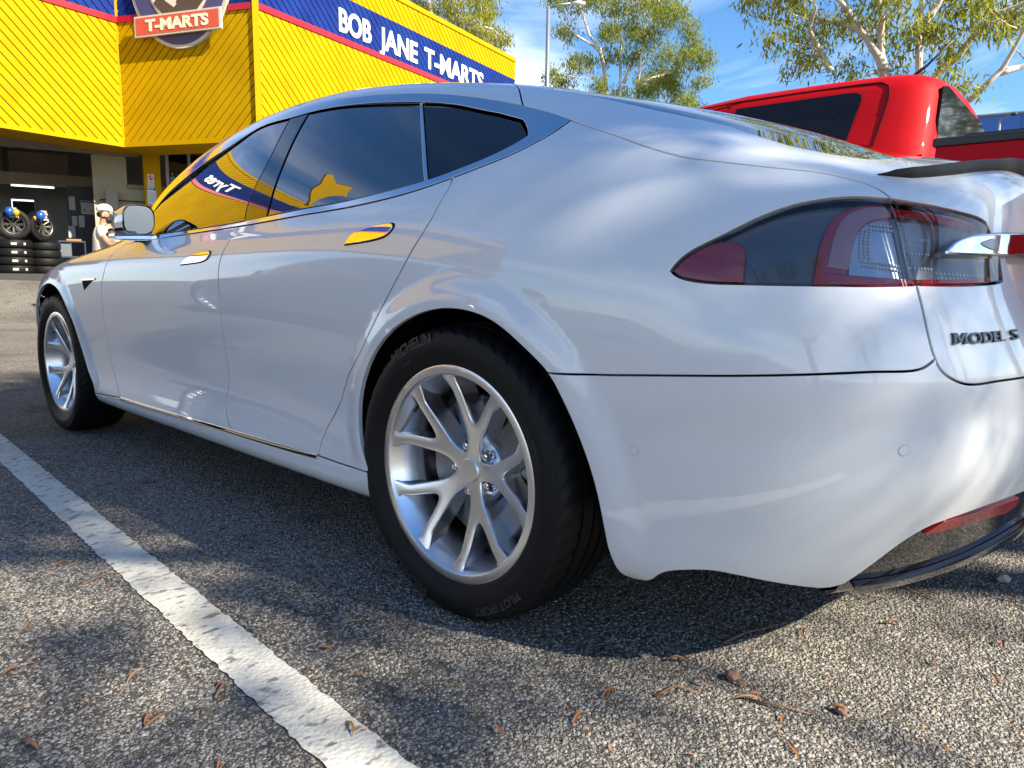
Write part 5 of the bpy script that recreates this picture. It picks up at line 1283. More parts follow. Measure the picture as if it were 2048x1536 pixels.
TREE_B = dict(base=(-18.028, 25.930), e=(0.8239, 0.5667), d=(-0.5667, 0.8239),
    limbs=[[(-0.67, 5.78), (-1.06, 9.09), (-1.2, 10.05), (-1.38, 10.7), (-1.84, 11.24), (-2.19, 12.2), (-2.51, 13.14)], [(-0.34, 5.78), (-0.44, 9.08), (-0.48, 10.3), (-0.45, 11.08), (-0.87, 12.15), (-1.02, 13.48)], [(-0.29, 9.24), (0.12, 10.28), (0.89, 11.57), (1.11, 12.79)], [(0.34, 8.52), (0.32, 9.16), (0.4, 10.11), (0.54, 11.4)], [(0.32, 9.23), (1.51, 9.67), (2.3, 10.06)], [(-0.98, 8.55), (-1.44, 9.21), (-1.79, 9.66)], [(-1.25, 10.43), (-1.66, 10.76), (-2.39, 11.11), (-2.67, 11.37)]],
    blobs=[(-2.91, 11.52, 0.58), (-3.26, 12.35, 0.54), (-3.05, 9.65, 0.58), (-2.28, 10.0, 0.63), (-3.26, 9.32, 0.45), (-1.85, 10.14, 0.4), (-1.63, 12.29, 0.72), (-0.78, 12.46, 0.72), (0.29, 12.32, 0.85), (1.35, 12.17, 0.76), (1.8, 11.45, 0.63), (-0.0, 11.62, 0.72), (0.76, 10.98, 0.85), (1.62, 10.75, 0.81), (2.44, 11.03, 0.49), (2.58, 10.31, 0.58), (2.88, 9.69, 0.49), (2.95, 9.18, 0.4), (2.29, 9.71, 0.63), (1.44, 9.94, 0.63), (-0.84, 11.14, 0.58), (-0.93, 10.52, 0.49), (0.15, 10.28, 0.72), (0.82, 9.54, 0.72), (1.69, 9.11, 0.67), (2.55, 8.78, 0.54), (-0.45, 8.95, 0.49), (0.63, 8.82, 0.63), (-1.32, 8.97, 0.4), (1.92, 8.59, 0.54), (-1.07, 11.45, 0.49), (-2.74, 13.35, 0.9), (-1.45, 13.5, 1.12), (0.04, 13.43, 1.12), (1.31, 13.18, 1.01), (-0.64, 14.86, 1.12), (0.62, 14.6, 1.01), (-1.91, 14.72, 1.01), (0.02, 7.9, 0.9), (1.32, 7.66, 0.9), (-1.29, 7.92, 0.79), (2.59, 7.85, 0.79)])
TREE_A = dict(base=(-18.412, 16.432), e=(0.6858, 0.7278), d=(-0.7278, 0.6858),
    limbs=[[(-0.89, 6.06), (-1.09, 9.2), (-1.16, 9.61), (-1.31, 10.17), (-1.56, 11.12)], [(-0.01, 6.08), (-0.33, 9.39), (-0.3, 9.88), (-0.16, 10.37), (-0.03, 11.33)], [(-0.3, 9.55), (0.32, 9.25), (0.93, 9.1)]],
    blobs=[(-0.88, 9.29, 0.76), (-0.2, 9.48, 0.83), (0.49, 9.82, 0.65), (0.93, 9.24, 0.54), (1.33, 8.85, 0.27), (0.41, 9.01, 0.65), (-0.11, 8.78, 0.5), (0.99, 8.68, 0.31), (-0.54, 10.03, 0.72), (-1.39, 9.76, 0.63), (0.8, 10.16, 0.36), (-1.7, 10.03, 0.45), (-1.22, 10.97, 0.9), (-0.2, 11.01, 0.99), (0.49, 10.87, 0.72), (-0.88, 12.09, 0.9), (0.14, 11.98, 0.81), (-0.88, 8.23, 0.72), (-0.02, 8.09, 0.72), (0.5, 8.27, 0.54)])
# ------------------------------------------------------------------ gum trees
M_BARK = mat('gum_bark', (.42, .34, .27), .8); vary(M_BARK, 2.2, (.34, .26, .20), (.66, .58, .50), .33, .58)
def leaf_mat(name):
    m = bpy.data.materials.new(name); m.use_nodes = True; n = m.node_tree.nodes; l = m.node_tree.links; n.clear()
    o = n.new('ShaderNodeOutputMaterial'); va = n.new('ShaderNodeVertexColor'); va.layer_name = 'tint'
    b = n.new('ShaderNodeBsdfPrincipled'); b.inputs['Roughness'].default_value = .65; b.inputs['Specular IOR Level'].default_value = .12
    t = n.new('ShaderNodeBsdfTranslucent'); mx = n.new('ShaderNodeMixShader'); mx.inputs[0].default_value = .42
    hs = n.new('ShaderNodeHueSaturation'); hs.inputs['Value'].default_value = 1.7; hs.inputs['Hue'].default_value = .485
    l.new(va.outputs[0], b.inputs['Base Color']); l.new(va.outputs[0], hs.inputs['Color']); l.new(hs.outputs[0], t.inputs[0])
    l.new(b.outputs[0], mx.inputs[1]); l.new(t.outputs[0], mx.inputs[2]); l.new(mx.outputs[0], o.inputs[0])
    return m
M_LEAF = leaf_mat('gum_leaf')
def leaves_mesh(name, C, Dn, L, Wd, col, parent):
    # C centres (n,3) of leaf bases, Dn unit hang directions, L lengths, Wd widths
    n = len(C); rs_ = np.random.RandomState(n)
    side = np.cross(Dn, rs_.normal(0, 1, (n, 3))); side /= np.linalg.norm(side, axis=1, keepdims=True) + 1e-9
    V = np.stack([C, C + Dn*(L*.4)[:, None] + side*(Wd*.5)[:, None], C + Dn*L[:, None], C + Dn*(L*.4)[:, None] - side*(Wd*.5)[:, None]], 1).reshape(-1, 3)
    me = bpy.data.meshes.new(name); me.vertices.add(4*n); me.vertices.foreach_set('co', V.ravel())
    me.loops.add(4*n); me.loops.foreach_set('vertex_index', np.arange(4*n, dtype=np.int32))
    me.polygons.add(n); me.polygons.foreach_set('loop_start', (np.arange(n)*4).astype(np.int32)); me.update(calc_edges=True)
    at = me.color_attributes.new('tint', 'FLOAT_COLOR', 'POINT'); at.data.foreach_set('color', np.repeat(np.hstack([col, np.ones((n, 1))]), 4, 0).ravel().astype(np.float32))
    me.materials.append(M_LEAF)
    o = bpy.data.objects.new(name, me); COL.objects.link(o); o.parent = parent; return o
def gum_tree(data, label, leaf, dens, seed, trunk_r, depth=1.0, hue=(.075, .115, .022)):
    rs_ = np.random.RandomState(seed); rr = random.Random(seed)
    bx, by = data['base']; e = Vector((*data['e'], 0)); d = Vector((*data['d'], 0))
    base = Vector((bx, by, 0)); z0 = gz(bx, by)
    t = empty('gum_tree', (bx, by, z0), 0, label, 'tree', 'gum trees behind the car park')
    mb = MB(); limbs = []
    for li, l in enumerate(data['limbs']):
        pts = []; dd = rr.uniform(-.3, .3)*depth
        for i, (s, z) in enumerate(l):
            f = i/max(1, len(l) - 1)
            pts.append(e*s + d*(dd*f*2 + rr.uniform(-.08, .08)) + Vector((0, 0, z - z0)))
        if li in data.get('roots', (0,)): pts.insert(0, Vector((rr.uniform(-.1, .1), rr.uniform(-.1, .1), -.1)))
        r0 = trunk_r*(1.0 if li == 0 else .72)
        if li >= 5: r0 = trunk_r*.6
        dense = []
        for a, b_ in zip(pts[:-1], pts[1:]):
            for k in range(3): dense.append(a.lerp(b_, k/3))
        dense.append(pts[-1]); n = len(dense)
        mb.tube(dense, [r0*(1 - .8*i/(n - 1)) + .006 for i in range(n)], 9); limbs += dense
    C = []; Dn = []
    for (s, z, r) in data['blobs']:
        c0 = e*s + d*rr.uniform(-1, 1)*max(depth, r) + Vector((0, 0, z - z0))
        # twig from the closest limb lower down
        best = min(limbs, key=lambda q: (q - c0).length + max(0, q.z - c0.z)*1.5)
        mid = best.lerp(c0, .55) + Vector((rr.uniform(-.1, .1), rr.uniform(-.1, .1), .10))*r
        mb.tube([best, mid, c0 + Vector((0, 0, r*.3))], [trunk_r*.13, trunk_r*.09, trunk_r*.04], 5)
        nt = max(5, int(13*dens*(r/leaf/3.2)**1.25))
        for k in range(nt):
            a = Vector(rs_.normal(0, 1, 3)); a = a.normalized()*(rs_.uniform(0, 1)**.45)
            tc_ = c0 + Vector((a.x*r, a.y*r, a.z*r*.82))
            mb.tube([c0 + Vector((0, 0, r*.3)), c0.lerp(tc_, .6) + Vector((0, 0, .12*r)), tc_], [trunk_r*.035, trunk_r*.024, .004], 4, False)
            m_ = rs_.randint(14, 26)
            C.append(np.array(tc_)[None] + rs_.normal(0, 1, (m_, 3))*np.array([leaf*.95, leaf*.95, leaf*.75])); 
            q = rs_.normal(0, .55, (m_, 3)); q[:, 2] = -np.abs(rs_.normal(1.0, .45, m_)); q /= np.linalg.norm(q, axis=1, keepdims=True); Dn.append(q)
    mb.build('trunk', M_BARK, t, smooth=True)
    C = np.vstack(C); Dn = np.vstack(Dn); n = len(C)
    L = leaf*rs_.uniform(.7, 1.3, n); Wd = L*rs_.uniform(.17, .27, n)
    base_c = np.array(hue); k = rs_.uniform(0, 1, n)[:, None]
    col = base_c*(.62 + .75*k) + np.array([.05, .045, .0])*(rs_.uniform(0, 1, n)[:, None] > .80)
    o = leaves_mesh('crown', C, Dn, L, Wd, col, t)
    return t, n
nl = []
nl.append(gum_tree(TREE_C, 'big pale limbed gum tree rising right behind the red pickup', .115, 1.45, 11, .085, .9, (.19, .215, .022)))
TREE_B['roots'] = (0, 1); TREE_A['roots'] = (0, 1); TREE_C['roots'] = (0, 2, 5)
nl.append(gum_tree(TREE_B, 'rounded gum tree with thin white trunks behind the lamp post', .17, 2.5, 12, .11, 1.6, (.16, .195, .026)))
nl.append(gum_tree(TREE_A, 'gum tree standing behind the yellow fascia of the tyre shop', .16, 2.3, 13, .14, 1.2, (.21, .225, .022)))
def shade_tree(base, crown, rad, nb, label, seed, leaf=.17, dens=.8):
    rr = random.Random(seed); blobs = []
    e = Vector((1, 0, 0)); cx, cy, cz = crown
    data = dict(base=base, e=(1, 0), d=(0, 1), limbs=[], blobs=[], roots=())
    bl = []
    for i in range(nb):
        a = Vector((rr.gauss(0, 1), rr.gauss(0, 1), rr.gauss(0, 1))).normalized()*(rr.random()**.4)
        bl.append((Vector((cx - base[0] + a.x*rad[0], cy - base[1] + a.y*rad[1], cz + a.z*rad[2])), rr.uniform(.38, .62)))
    rs_ = np.random.RandomState(seed)
    t = empty('gum_tree', (base[0], base[1], 0), 0, label, 'tree', 'gum trees behind the car park')
    mb = MB(); limbs = []
    for k in range(6):
        tgt = bl[k*nb//6][0]; pts = [Vector((0, 0, -.1)), Vector((rr.uniform(-.1, .1), rr.uniform(-.1, .1), 2.0)), Vector((tgt.x*.3, tgt.y*.3, cz*.55)), Vector((tgt.x*.7, tgt.y*.7, tgt.z*.85)), tgt]
        dense = []
        for a, b_ in zip(pts[:-1], pts[1:]):
            for j in range(4): dense.append(a.lerp(b_, j/4))
        dense.append(tgt); n = len(dense); mb.tube(dense, [.17*(1 - .85*i/(n - 1)) + .01 for i in range(n)], 8); limbs += dense[3:]
    C = []; Dn = []
    for c0, r in bl:
        best = min(limbs, key=lambda q: (q - c0).length + max(0, q.z - c0.z)); mb.tube([best, best.lerp(c0, .5) + Vector((0, 0, .1)), c0], [.03, .02, .008], 5)
        for k in range(int(9*dens)):
            a = Vector(rs_.normal(0, 1, 3)).normalized()*(rs_.uniform(0, 1)**.45)*r; tc_ = c0 + a
            mb.tube([c0, tc_], [.008, .004], 4, False); m_ = rs_.randint(12, 22)
            C.append(np.array(tc_)[None] + rs_.normal(0, 1, (m_, 3))*leaf*.9); q = rs_.normal(0, .55, (m_, 3)); q[:, 2] = -np.abs(rs_.normal(1, .45, m_)); q /= np.linalg.norm(q, axis=1, keepdims=True); Dn.append(q)
    mb.build('trunk', M_BARK, t, smooth=True)
    C = np.vstack(C); Dn = np.vstack(Dn); n = len(C); L = leaf*rs_.uniform(.7, 1.3, n); Wd = L*rs_.uniform(.18, .28, n); k = rs_.uniform(0, 1, n)[:, None]
    leaves_mesh('crown', C, Dn, L, Wd, np.array([.07, .105, .022])*(.62 + .75*k), t)
# ------------------------------------------------------------------ red pickup in the next bay
M_REDP = paint('red_paint', (.40, .001, .003), .06, rough=.6, coat=.16)
nodes(M_REDP)[2].inputs['Specular IOR Level'].default_value = .12
UTE = empty('pickup_truck', (.13, 1.70, 0), R_(3.6), 'bright red double cab pickup with black bed rail parked beyond the white sedan', 'pickup')
UTE.scale = (1, 1, 1.006)
def loft(name, stations, m, parent, cap=True, angle=35):
    # stations: list of (x, [(y, z), ...]) with equal counts
    v = []; f = []; k = len(stations[0][1])
    for x, sec in stations: v += [(x if not isinstance(q, tuple) or len(q) == 2 else q[2], q[0], q[1]) for q in sec]
    for i in range(len(stations) - 1):
        for j in range(k - 1): f.append((i*k + j, (i + 1)*k + j, (i + 1)*k + j + 1, i*k + j + 1))
    if cap: f += [tuple(range(k)), tuple(reversed(range((len(stations) - 1)*k, len(stations)*k)))]
    mb = MB(); mb.add(v, f); return mb.build(name, m, parent, angle=angle)
UW = 1.66                                           # cab width at the belt
def cab_sec(zt, inset=0.0, crown=.03):
    # left sill up over the roof to the right sill
    L = [(-.10 + inset, .50), (-.12 + inset, .80), (-.11 + inset, 1.15), (-.04 + inset, 1.36), (.0 + inset, 1.45), (.06 + inset, zt - .20), (.095 + inset, zt - .085), (.125 + inset, zt - .035), (.175 + inset, zt - .008), (.26 + inset, zt + .004), (.55, zt + crown*.8), (UW/2, zt + crown)]
    return L + [(UW - y, z) for y, z in reversed(L[:-1])]
st = [(-1.62, cab_sec(1.50, .03)), (-1.40, cab_sec(1.66, .012)), (-1.15, cab_sec(1.765, .004)), (-.8, cab_sec(1.79)), (-.4, cab_sec(1.792)), (-.10, cab_sec(1.786)), (-.015, cab_sec(1.78, .006)), (.04, cab_sec(1.772, .020)), (.085, cab_sec(1.758, .045)), (.115, cab_sec(1.742, .085)), (.128, cab_sec(1.72, .13))]
loft('cab', st, M_REDP, UTE)
def side_y(z): return np.interp(z, [1.15, 1.36, 1.45, 1.59, 1.705, 1.757], [-.11, -.04, 0, .06, .095, .125])
def side_patch(name, pts, m, off, thick=.004):
    # outline (x, z) laid on the cab side, slightly proud
    v = [(x, side_y(z) - off, z) for x, z in pts] + [(x, side_y(z) - off + thick, z) for x, z in pts]; n = len(pts)
    mb = MB(); mb.add(v, [tuple(range(n)), tuple(reversed(range(n, 2*n)))] + [(i, n + i, n + (i + 1) % n, (i + 1) % n) for i in range(n)]); return mb.build(name, m, UTE)
M_PGLASS = mat('dark_cab_glass', (.008, .009, .013), .12, spec=.3)
win = [(-.83, 1.44), (-.235, 1.44), (-.225, 1.50), (-.205, 1.62), (-.195, 1.66), (-.200, 1.688), (-.225, 1.702), (-.27, 1.705), (-.83, 1.700)]
def grow(poly, g):
    cx = sum(p[0] for p in poly)/len(poly); cz = sum(p[1] for p in poly)/len(poly); return [(x + (g if x > cx else -g), z + (g if z > cz else -g)) for x, z in poly]
def band(x0, x1, z0, z1, name, m, off): side_patch(name, [(x0, z0), (x1, z0), (x1, z1), (x0, z1)], m, off)
zs_ = [1.44, 1.50, 1.56, 1.62, 1.66, 1.70]
side_patch('rear_door_window', [(-.83, 1.44), (-.235, 1.44), (-.225, 1.50), (-.21, 1.59), (-.195, 1.66), (-.20, 1.688), (-.225, 1.702), (-.27, 1.705), (-.83, 1.703), (-.83, 1.59)], M_PGLASS, .006)
side_patch('front_door_window', [(-1.34, 1.44), (-.90, 1.44), (-.90, 1.59), (-.90, 1.70), (-1.10, 1.69), (-1.26, 1.59)], M_PGLASS, .003)
side_patch('window_bar', [(-.315, 1.44), (-.300, 1.44), (-.275, 1.59), (-.255, 1.703), (-.262, 1.703), (-.29, 1.59)], M_GLOSSBLK, .0045)
for nm_, path in (('door_gap', [(-.115, 1.36), (-.105, 1.45), (-.085, 1.59), (-.075, 1.66), (-.085, 1.715), (-.12, 1.738), (-.20, 1.742)]), ('drip_gap', [(-.20, 1.742), (-.5, 1.745), (-.83, 1.744), (-1.15, 1.725)]), ('pillar_gap', [(-.86, 1.40), (-.865, 1.59), (-.87, 1.744)])):
    mb = MB(); mb.tube([(x, side_y(z) - .0005, z) for x, z in path], .0032, 6); mb.build(nm_, M_SHELL, UTE)
# rear window of the cab
rw = [(.16, 1.43), (UW - .16, 1.43), (UW - .15, 1.55), (UW - .19, 1.70), (UW - .30, 1.722), (.30, 1.722), (.19, 1.70), (.15, 1.55)]
mb = MB(); n = len(rw); mb.add([(.131, y, z) for y, z in rw] + [(.124, y, z) for y, z in rw], [tuple(range(n)), tuple(reversed(range(n, 2*n)))] + [(i, n + i, n + (i + 1) % n, (i + 1) % n) for i in range(n)]); mb.build('rear_window', M_GLASS2, UTE)
mb = MB(); mb.box((.118, .12, 1.0), (.127, UW - .12, 1.44)); mb.build('cab_back', M_REDP, UTE)
# bed
bed = [(-.115, .50), (-.135, .85), (-.125, 1.15), (-.09, 1.30), (-.075, 1.385), (-.06, 1.395)]
loft('bed_side', [(x, [(y, z) for y, z in bed] + [(.02, 1.39), (.02, .75)]) for x in (.17, .6, 1.2, 1.72)], M_REDP, UTE)
loft('bed_side', [(x, [(UW - y, z) for y, z in bed] + [(UW - .02, 1.39), (UW - .02, .75)]) for x in (.17, .6, 1.2, 1.72)], M_REDP, UTE)
for s in (0, 1):
    mb = MB(); y0, y1 = (-.082, .035) if not s else (UW - .035, UW + .082); mb.box((.155, y0, 1.388), (1.73, y1, 1.425)); mb.build('bed_rail', M_BLACK, UTE, bevel=.008)
    mb = MB(); y0, y1 = (-.05, .03) if not s else (UW - .03, UW + .05); mb.box((.27, y0, 1.425), (1.72, y1, 1.438)); mb.build('rail_cap', M_BLACK, UTE, bevel=.004)
mb = MB(); mb.box((.17, .02, .72), (1.72, UW - .02, .78)); mb.build('bed_floor', M_BLACK, UTE)
mb = MB(); mb.box((1.70, -.08, .70), (1.75, UW + .08, 1.38)); mb.build('tailgate', M_REDP, UTE, bevel=.01)
mb = MB(); mb.box((1.75, -.06, .45), (1.88, UW + .06, .68)); mb.build('rear_bumper', M_BLACK, UTE, bevel=.02)
loft('bonnet', [(-3.35, [(-.02, .55), (-.06, .80), (.02, 1.00), (.3, 1.04), (UW/2, 1.06), (UW - .3, 1.04), (UW - .02, 1.00), (UW + .06, .80), (UW + .02, .55)]), (-2.9, [(-.10, .50), (-.13, .85), (-.06, 1.10), (.25, 1.15), (UW/2, 1.17), (UW - .25, 1.15), (UW + .06, 1.10), (UW + .13, .85), (UW + .10, .5)]), (-1.58, [(-.10, .50), (-.12, .85), (-.08, 1.16), (.2, 1.22), (UW/2, 1.25), (UW - .2, 1.22), (UW + .08, 1.16), (UW + .12, .85), (UW + .10, .5)])], M_REDP, UTE)
mb = MB(); mb.add([(-2.05, .14, 1.24), (-2.05, UW - .14, 1.24), (-1.36, UW - .2, 1.68), (-1.36, .2, 1.68)], [(0, 1, 2, 3)]); mb.build('windscreen', M_PGLASS, UTE)
mb = MB(); mb.tube([(-.05, .34, 1.79), (.02, .345, 1.84), (.12, .355, 1.94)], [.009, .006, .004], 8); mb.build('aerial', M_BLACK, UTE, smooth=True)
mb = MB(); mb.box((-3.0, .1, .35), (1.7, UW - .1, .55)); mb.build('chassis', M_SHELL, UTE)
for x in (-2.55, .95):
    for s in (0, 1):
        y = .02 if not s else UW - .02; o = empty('wheel', (x, y, .385)); o.parent = UTE
        mb = MB(); mb.lathe(tyre_prof(.385, .23, .26), 40); mb.build('tyre', M_TY, o, angle=40)
        mb = MB(); mb.lathe([(0, -.06 if not s else .06), (.10, -.07 if not s else .07), (.21, -.10 if not s else .10), (.24, -.11 if not s else .11)], 30); mb.build('rim', M_ALLOY, o, angle=40)
# ------------------------------------------------------------------ lamp posts, far sign
M_GALV = mat('galvanised_steel', (.25, .27, .29), .5, .6)
dP = Vector((-.6516, .7586, 0)); b = CP + dP*25
o = empty('lamp_post', (b.x, b.y, gz(b.x)), 0, 'tall galvanised lamp post between the tyre shop and the rounded gum tree', 'lamp post')
z0 = o.location.z; rt = Vector((dP.y, -dP.x, 0))
mb = MB(); mb.tube([(0, 0, 0), (0, 0, 5), (0, 0, 9.35 - z0)], [.09, .075, .06], 12); mb.build('pole', M_GALV, o, smooth=True)
mb = MB(); mb.tube([(0, 0, 9.3 - z0), rt*.35 + Vector((0, 0, 9.42 - z0)), rt*.72 + Vector((0, 0, 9.46 - z0))], [.035, .03, .03], 8); mb.build('arm', M_GALV, o, smooth=True)
mb = MB(); q = rt*.72; mb.tube([q + Vector((0, 0, 9.46 - z0)), q + rt*.25 + Vector((0, 0, 9.47 - z0)), q + rt*.45 + Vector((0, 0, 9.45 - z0))], [.04, .085, .05], 8); mb.build('lantern', mat('lantern_grey', (.55, .56, .58), .4), o, smooth=True)
dS = Vector((-.195, .9808, 0)); b = CP + dS*46; rt = Vector((dS.y, -dS.x, 0))
FS = empty('blue_sign_building', (b.x, b.y, 0), math.atan2(rt.y, rt.x), 'far blue clad building with white disc and lettering above the pickup bed', 'building')
M_BLUEC = mat('blue_cladding', (.03, .13, .42), .45); M_BLUES = mat('cladding_seam', (.018, .08, .28), .5)
zt = .808 + 46*.1835
mb = MB(); mb.prism([(-1.9, 0), (9, 0), (9, zt), (-.62, zt), (-.95, zt - 1.0)], (0, 0, 0), (1, 0, 0), (0, 0, 1), (0, 1, 0), 6); mb.build('cladding', M_BLUEC, FS)
mb = MB(); mb.tube([(-.64, -.03, zt + .02), (9, -.03, zt + .02)], .07, 6); mb.build('top_trim', M_GALV, FS)
for x in (1.35, 3.15, 4.9, 6.7): mb = MB(); mb.box((x - .02, -.02, 0), (x + .02, .0, zt - .05)); mb.build('panel_seam', M_BLUES, FS)
def fstext(txt, x0, x1, z0, h):
    V, F = text_mesh(txt, 1, .03, .5); w0, w1, hm = V[:, 0].min(), V[:, 0].max(), V[:, 1].max()
    mesh_obj('lettering', [(x0 + (x1 - x0)*(x - w0)/(w1 - w0), -.02 - (.04 if z > 0 else 0), z0 + h*y/hm) for x, y, z in V], F, M_WHITE, FS)
fstext('SSI', 1.5, 3.8, zt - 2.35, 1.05)
mb = MB(); mb.lathe([(0, -.05), (.78, -.05), (.80, 0)], 40, Matrix.Translation((.35, 0, zt - 2.0))); mb.build('white_disc', M_WHITE, FS)
dL = Vector((-.186, .9825, 0)); b = CP + dL*40
o = empty('lamp_post', (b.x, b.y, 0), 0, 'thin dark street lamp in front of the far blue building', 'lamp post'); rt = Vector((dL.y, -dL.x, 0))
mb = MB(); mb.tube([(0, 0, 0), (0, 0, 7.9)], [.09, .06], 8); mb.build('pole', M_GALV, o, smooth=True)
mb = MB(); mb.tube([Vector((0, 0, 7.9)), rt*.28 + Vector((0, 0, 8.05)), rt*.45 + Vector((0, 0, 8.12))], .03, 6); mb.build('arm', M_GALV, o, smooth=True)
mb = MB(); mb.tube([rt*.4 + Vector((0, 0, 8.12)), rt*.62 + Vector((0, 0, 8.12))], [.07, .05], 6); mb.build('lantern', M_BLACK, o, smooth=True)

# door mirror of the white car (both sides)
def mirror(sgn):
    def sec(cx, cy, cz, w, h, sk):                    # one cross section (y, z) rounded
        out = []
        for k in range(20):
            a = 2*math.pi*k/20; ca, sa = math.cos(a), math.sin(a)
            out.append((cx + sk*sa, cy + w*math.copysign(abs(ca)**.62, ca), cz + h*math.copysign(abs(sa)**.70, sa)))
        return out
    # from the front tip back to the rear rim
    secs = [sec(-1.995, .985, 1.000, .010, .010, 0), sec(-1.985, .988, 1.002, .034, .026, .0), sec(-1.955, .990, 1.005, .050, .041, .0), sec(-1.915, .990, 1.006, .055, .050, .004), sec(-1.87, .989, 1.007, .058, .055, .006), sec(-1.835, .988, 1.008, .058, .057, .008)]
    e_ = MIRROR_SHIFT
    def mk(ss, name, m, ends=(True, False), ang=35):
        n = len(ss[0]); v = [((x + e_[0]), sgn*(y + e_[1]), z + e_[2]) for s_ in ss for x, y, z in s_]; f = []
        for i in range(len(ss) - 1):
            for k in range(n): f.append((i*n + k, i*n + (k + 1) % n, (i + 1)*n + (k + 1) % n, (i + 1)*n + k))
        if ends[0]: f.append(tuple(range(n)))
        if ends[1]: f.append(tuple((len(ss) - 1)*n + k for k in range(n)))
        mb = MB(); mb.add(v, f); return mb.build(name, m, CAR, angle=ang)
    mk(secs, 'mirror_housing', M_PAINT)
    a = secs[-1]
    def shrink(s_, q, dx): 
        cy = sum(p[1] for p in s_)/len(s_); cz = sum(p[2] for p in s_)/len(s_); return [(x + dx, cy + (y - cy)*q, cz + (z - cz)*q) for x, y, z in s_]
    def glass_(s_, q, dx):
        cy = sum(p[1] for p in s_)/len(s_); cz = sum(p[2] for p in s_)/len(s_); return [(x + dx - .22*(y - cy)*q - .10*(z - cz)*q, cy + (y - cy)*q, cz + (z - cz)*q) for x, y, z in s_]
    mk([a, shrink(a, 1.0, .012), shrink(a, .97, .018), shrink(a, .93, .012)], 'mirror_rim', M_GLOSSBLK, (False, False))
    mk([shrink(a, .94, -.03), glass_(a, .92, .004)], 'mirror_glass', mat('mirror_silver', (.40, .50, .64), .02, 1.0), (False, True))
    lower = [sec(-1.985, 1.020, .955, .030, .012, 0), sec(-1.95, 1.012, .951, .055, .016, 0), sec(-1.90, 1.005, .948, .068, .018, 0), sec(-1.835, 1.003, .947, .073, .018, 0)]
    mk(lower, 'mirror_base', M_BRIGHT, (True, True))
    gap = [sec(-1.98, 1.005, .968, .045, .012, 0), sec(-1.92, 1.004, .966, .064, .013, 0), sec(-1.845, 1.003, .965, .070, .013, 0)]
    mk(gap, 'mirror_gap', M_GLOSSBLK, (True, True))
    mb = MB(); mb.tube([(-1.90 + e_[0], sgn*(.96 + e_[1]), .945 + e_[2]), (-1.92 + e_[0], sgn*(.92 + e_[1]), .938 + e_[2]), (-1.94 + e_[0], sgn*(.87 + e_[1]), .935 + e_[2])], [.020, .018, .022], 10); mb.build('mirror_stalk', M_GLOSSBLK, CAR, smooth=True)
MIRROR_SHIFT = (.055, -.030, 0.0)
for s in (-1, 1): mirror(s)

# dry gum leaves and bits of bark on the asphalt
M_DRY = [mat('dry_leaf_a', (.32, .12, .035), .6), mat('dry_leaf_b', (.24, .10, .04), .65), mat('dry_leaf_c', (.36, .20, .08), .6)]
def leaf_mesh(nm, L, w, curl, m):
    v = []; f = []; n = 7
    for i in range(n):
        t = i/(n - 1); ww = w*math.sin(math.pi*min(1, t*.96 + .02))**.8*(1.15 - .5*t); z = curl*(math.sin(math.pi*t)) + .002
        bend = .12*L*math.sin(2.4*t)
        v += [(L*(t - .5), bend - ww*.5, z + ww*.35), (L*(t - .5), bend, z), (L*(t - .5), bend + ww*.5, z + ww*.30)]
    for i in range(n - 1):
        for j in range(2): f.append((i*3 + j, (i + 1)*3 + j, (i + 1)*3 + j + 1, i*3 + j + 1))
    me = bpy.data.meshes.new(nm); me.from_pydata(v, [], f); me.polygons.foreach_set('use_smooth', [True]*len(f)); me.materials.append(m); return me
LM = [leaf_mesh('fallen_leaf', L, w, cu, M_DRY[i % 3]) for i, (L, w, cu) in enumerate(((.055, .010, .006), (.045, .009, .010), (.070, .009, .008), (.032, .008, .004), (.050, .012, .012)))]
LEAF_SPOTS = [(-0.496, -1.646, 1), (-0.449, -1.754, 1), (-0.453, -1.718, 1), (-1.007, -1.507, 1), (-0.476, -1.503, 1), (-0.23, -1.692, 1), (-0.084, -1.616, 1), (-0.102, -1.48, 1), (-0.646, -1.67, 1), (-0.149, -1.794, 1), (0.125, -1.593, 1), (-0.252, -1.583, 1), (-0.144, -1.146, 0), (-0.081, -1.252, 0), (0.071, -1.273, 0), (0.009, -0.779, 0), (0.199, -1.388, 0), (0.222, -1.372, 0), (0.197, -0.88, 0), (0.344, -0.854, 0), (0.397, -1.199, 0), (0.48, -1.073, 0), (0.571, -1.106, 0), (0.581, -0.81, 0), (0.64, -0.757, 0), (0.67, -0.797, 0), (0.683, -0.78, 0), (0.55, -0.902, 0), (0.474, -0.969, 0), (0.497, -0.565, 0), (0.384, -0.073, 0), (0.648, -0.444, 0), (0.701, -0.121, 0), (0.901, 0.026, 0), (0.987, -0.193, 0), (0.742, 0.179, 0), (1.008, -0.367, 0), (0.84, -0.744, 0), (0.814, -0.708, 0), (0.903, -0.387, 0), (0.776, -0.256, 0), (0.776, -0.655, 0), (0.747, -0.813, 0), (0.498, -0.768, 0), (0.959, 0.096, 0), (0.678, -1.021, 0), (0.993, -0.697, 0), (0.803, -0.881, 0)]
spots = LEAF_SPOTS
rl = random.Random(21)
def put_leaf(x, y, sc, label, group):
    o = bpy.data.objects.new('fallen_leaf', LM[rl.randrange(5)]); COL.objects.link(o)
    o.location = (x, y, gz(x) + .001); o.rotation_euler = (rl.uniform(-.2, .2), rl.uniform(-.12, .12), rl.uniform(0, 6.28)); o.scale = (sc, sc, sc)
    tag(o, label, 'leaf', group)
for x, y, side in spots:
    put_leaf(x, y, rl.uniform(.5, .95), 'dry orange brown gum leaf on the asphalt outside the bay line' if side else 'dry brown gum leaf on the asphalt beside or behind the car', 'fallen leaves outside the bay line' if side else 'fallen leaves by the car')
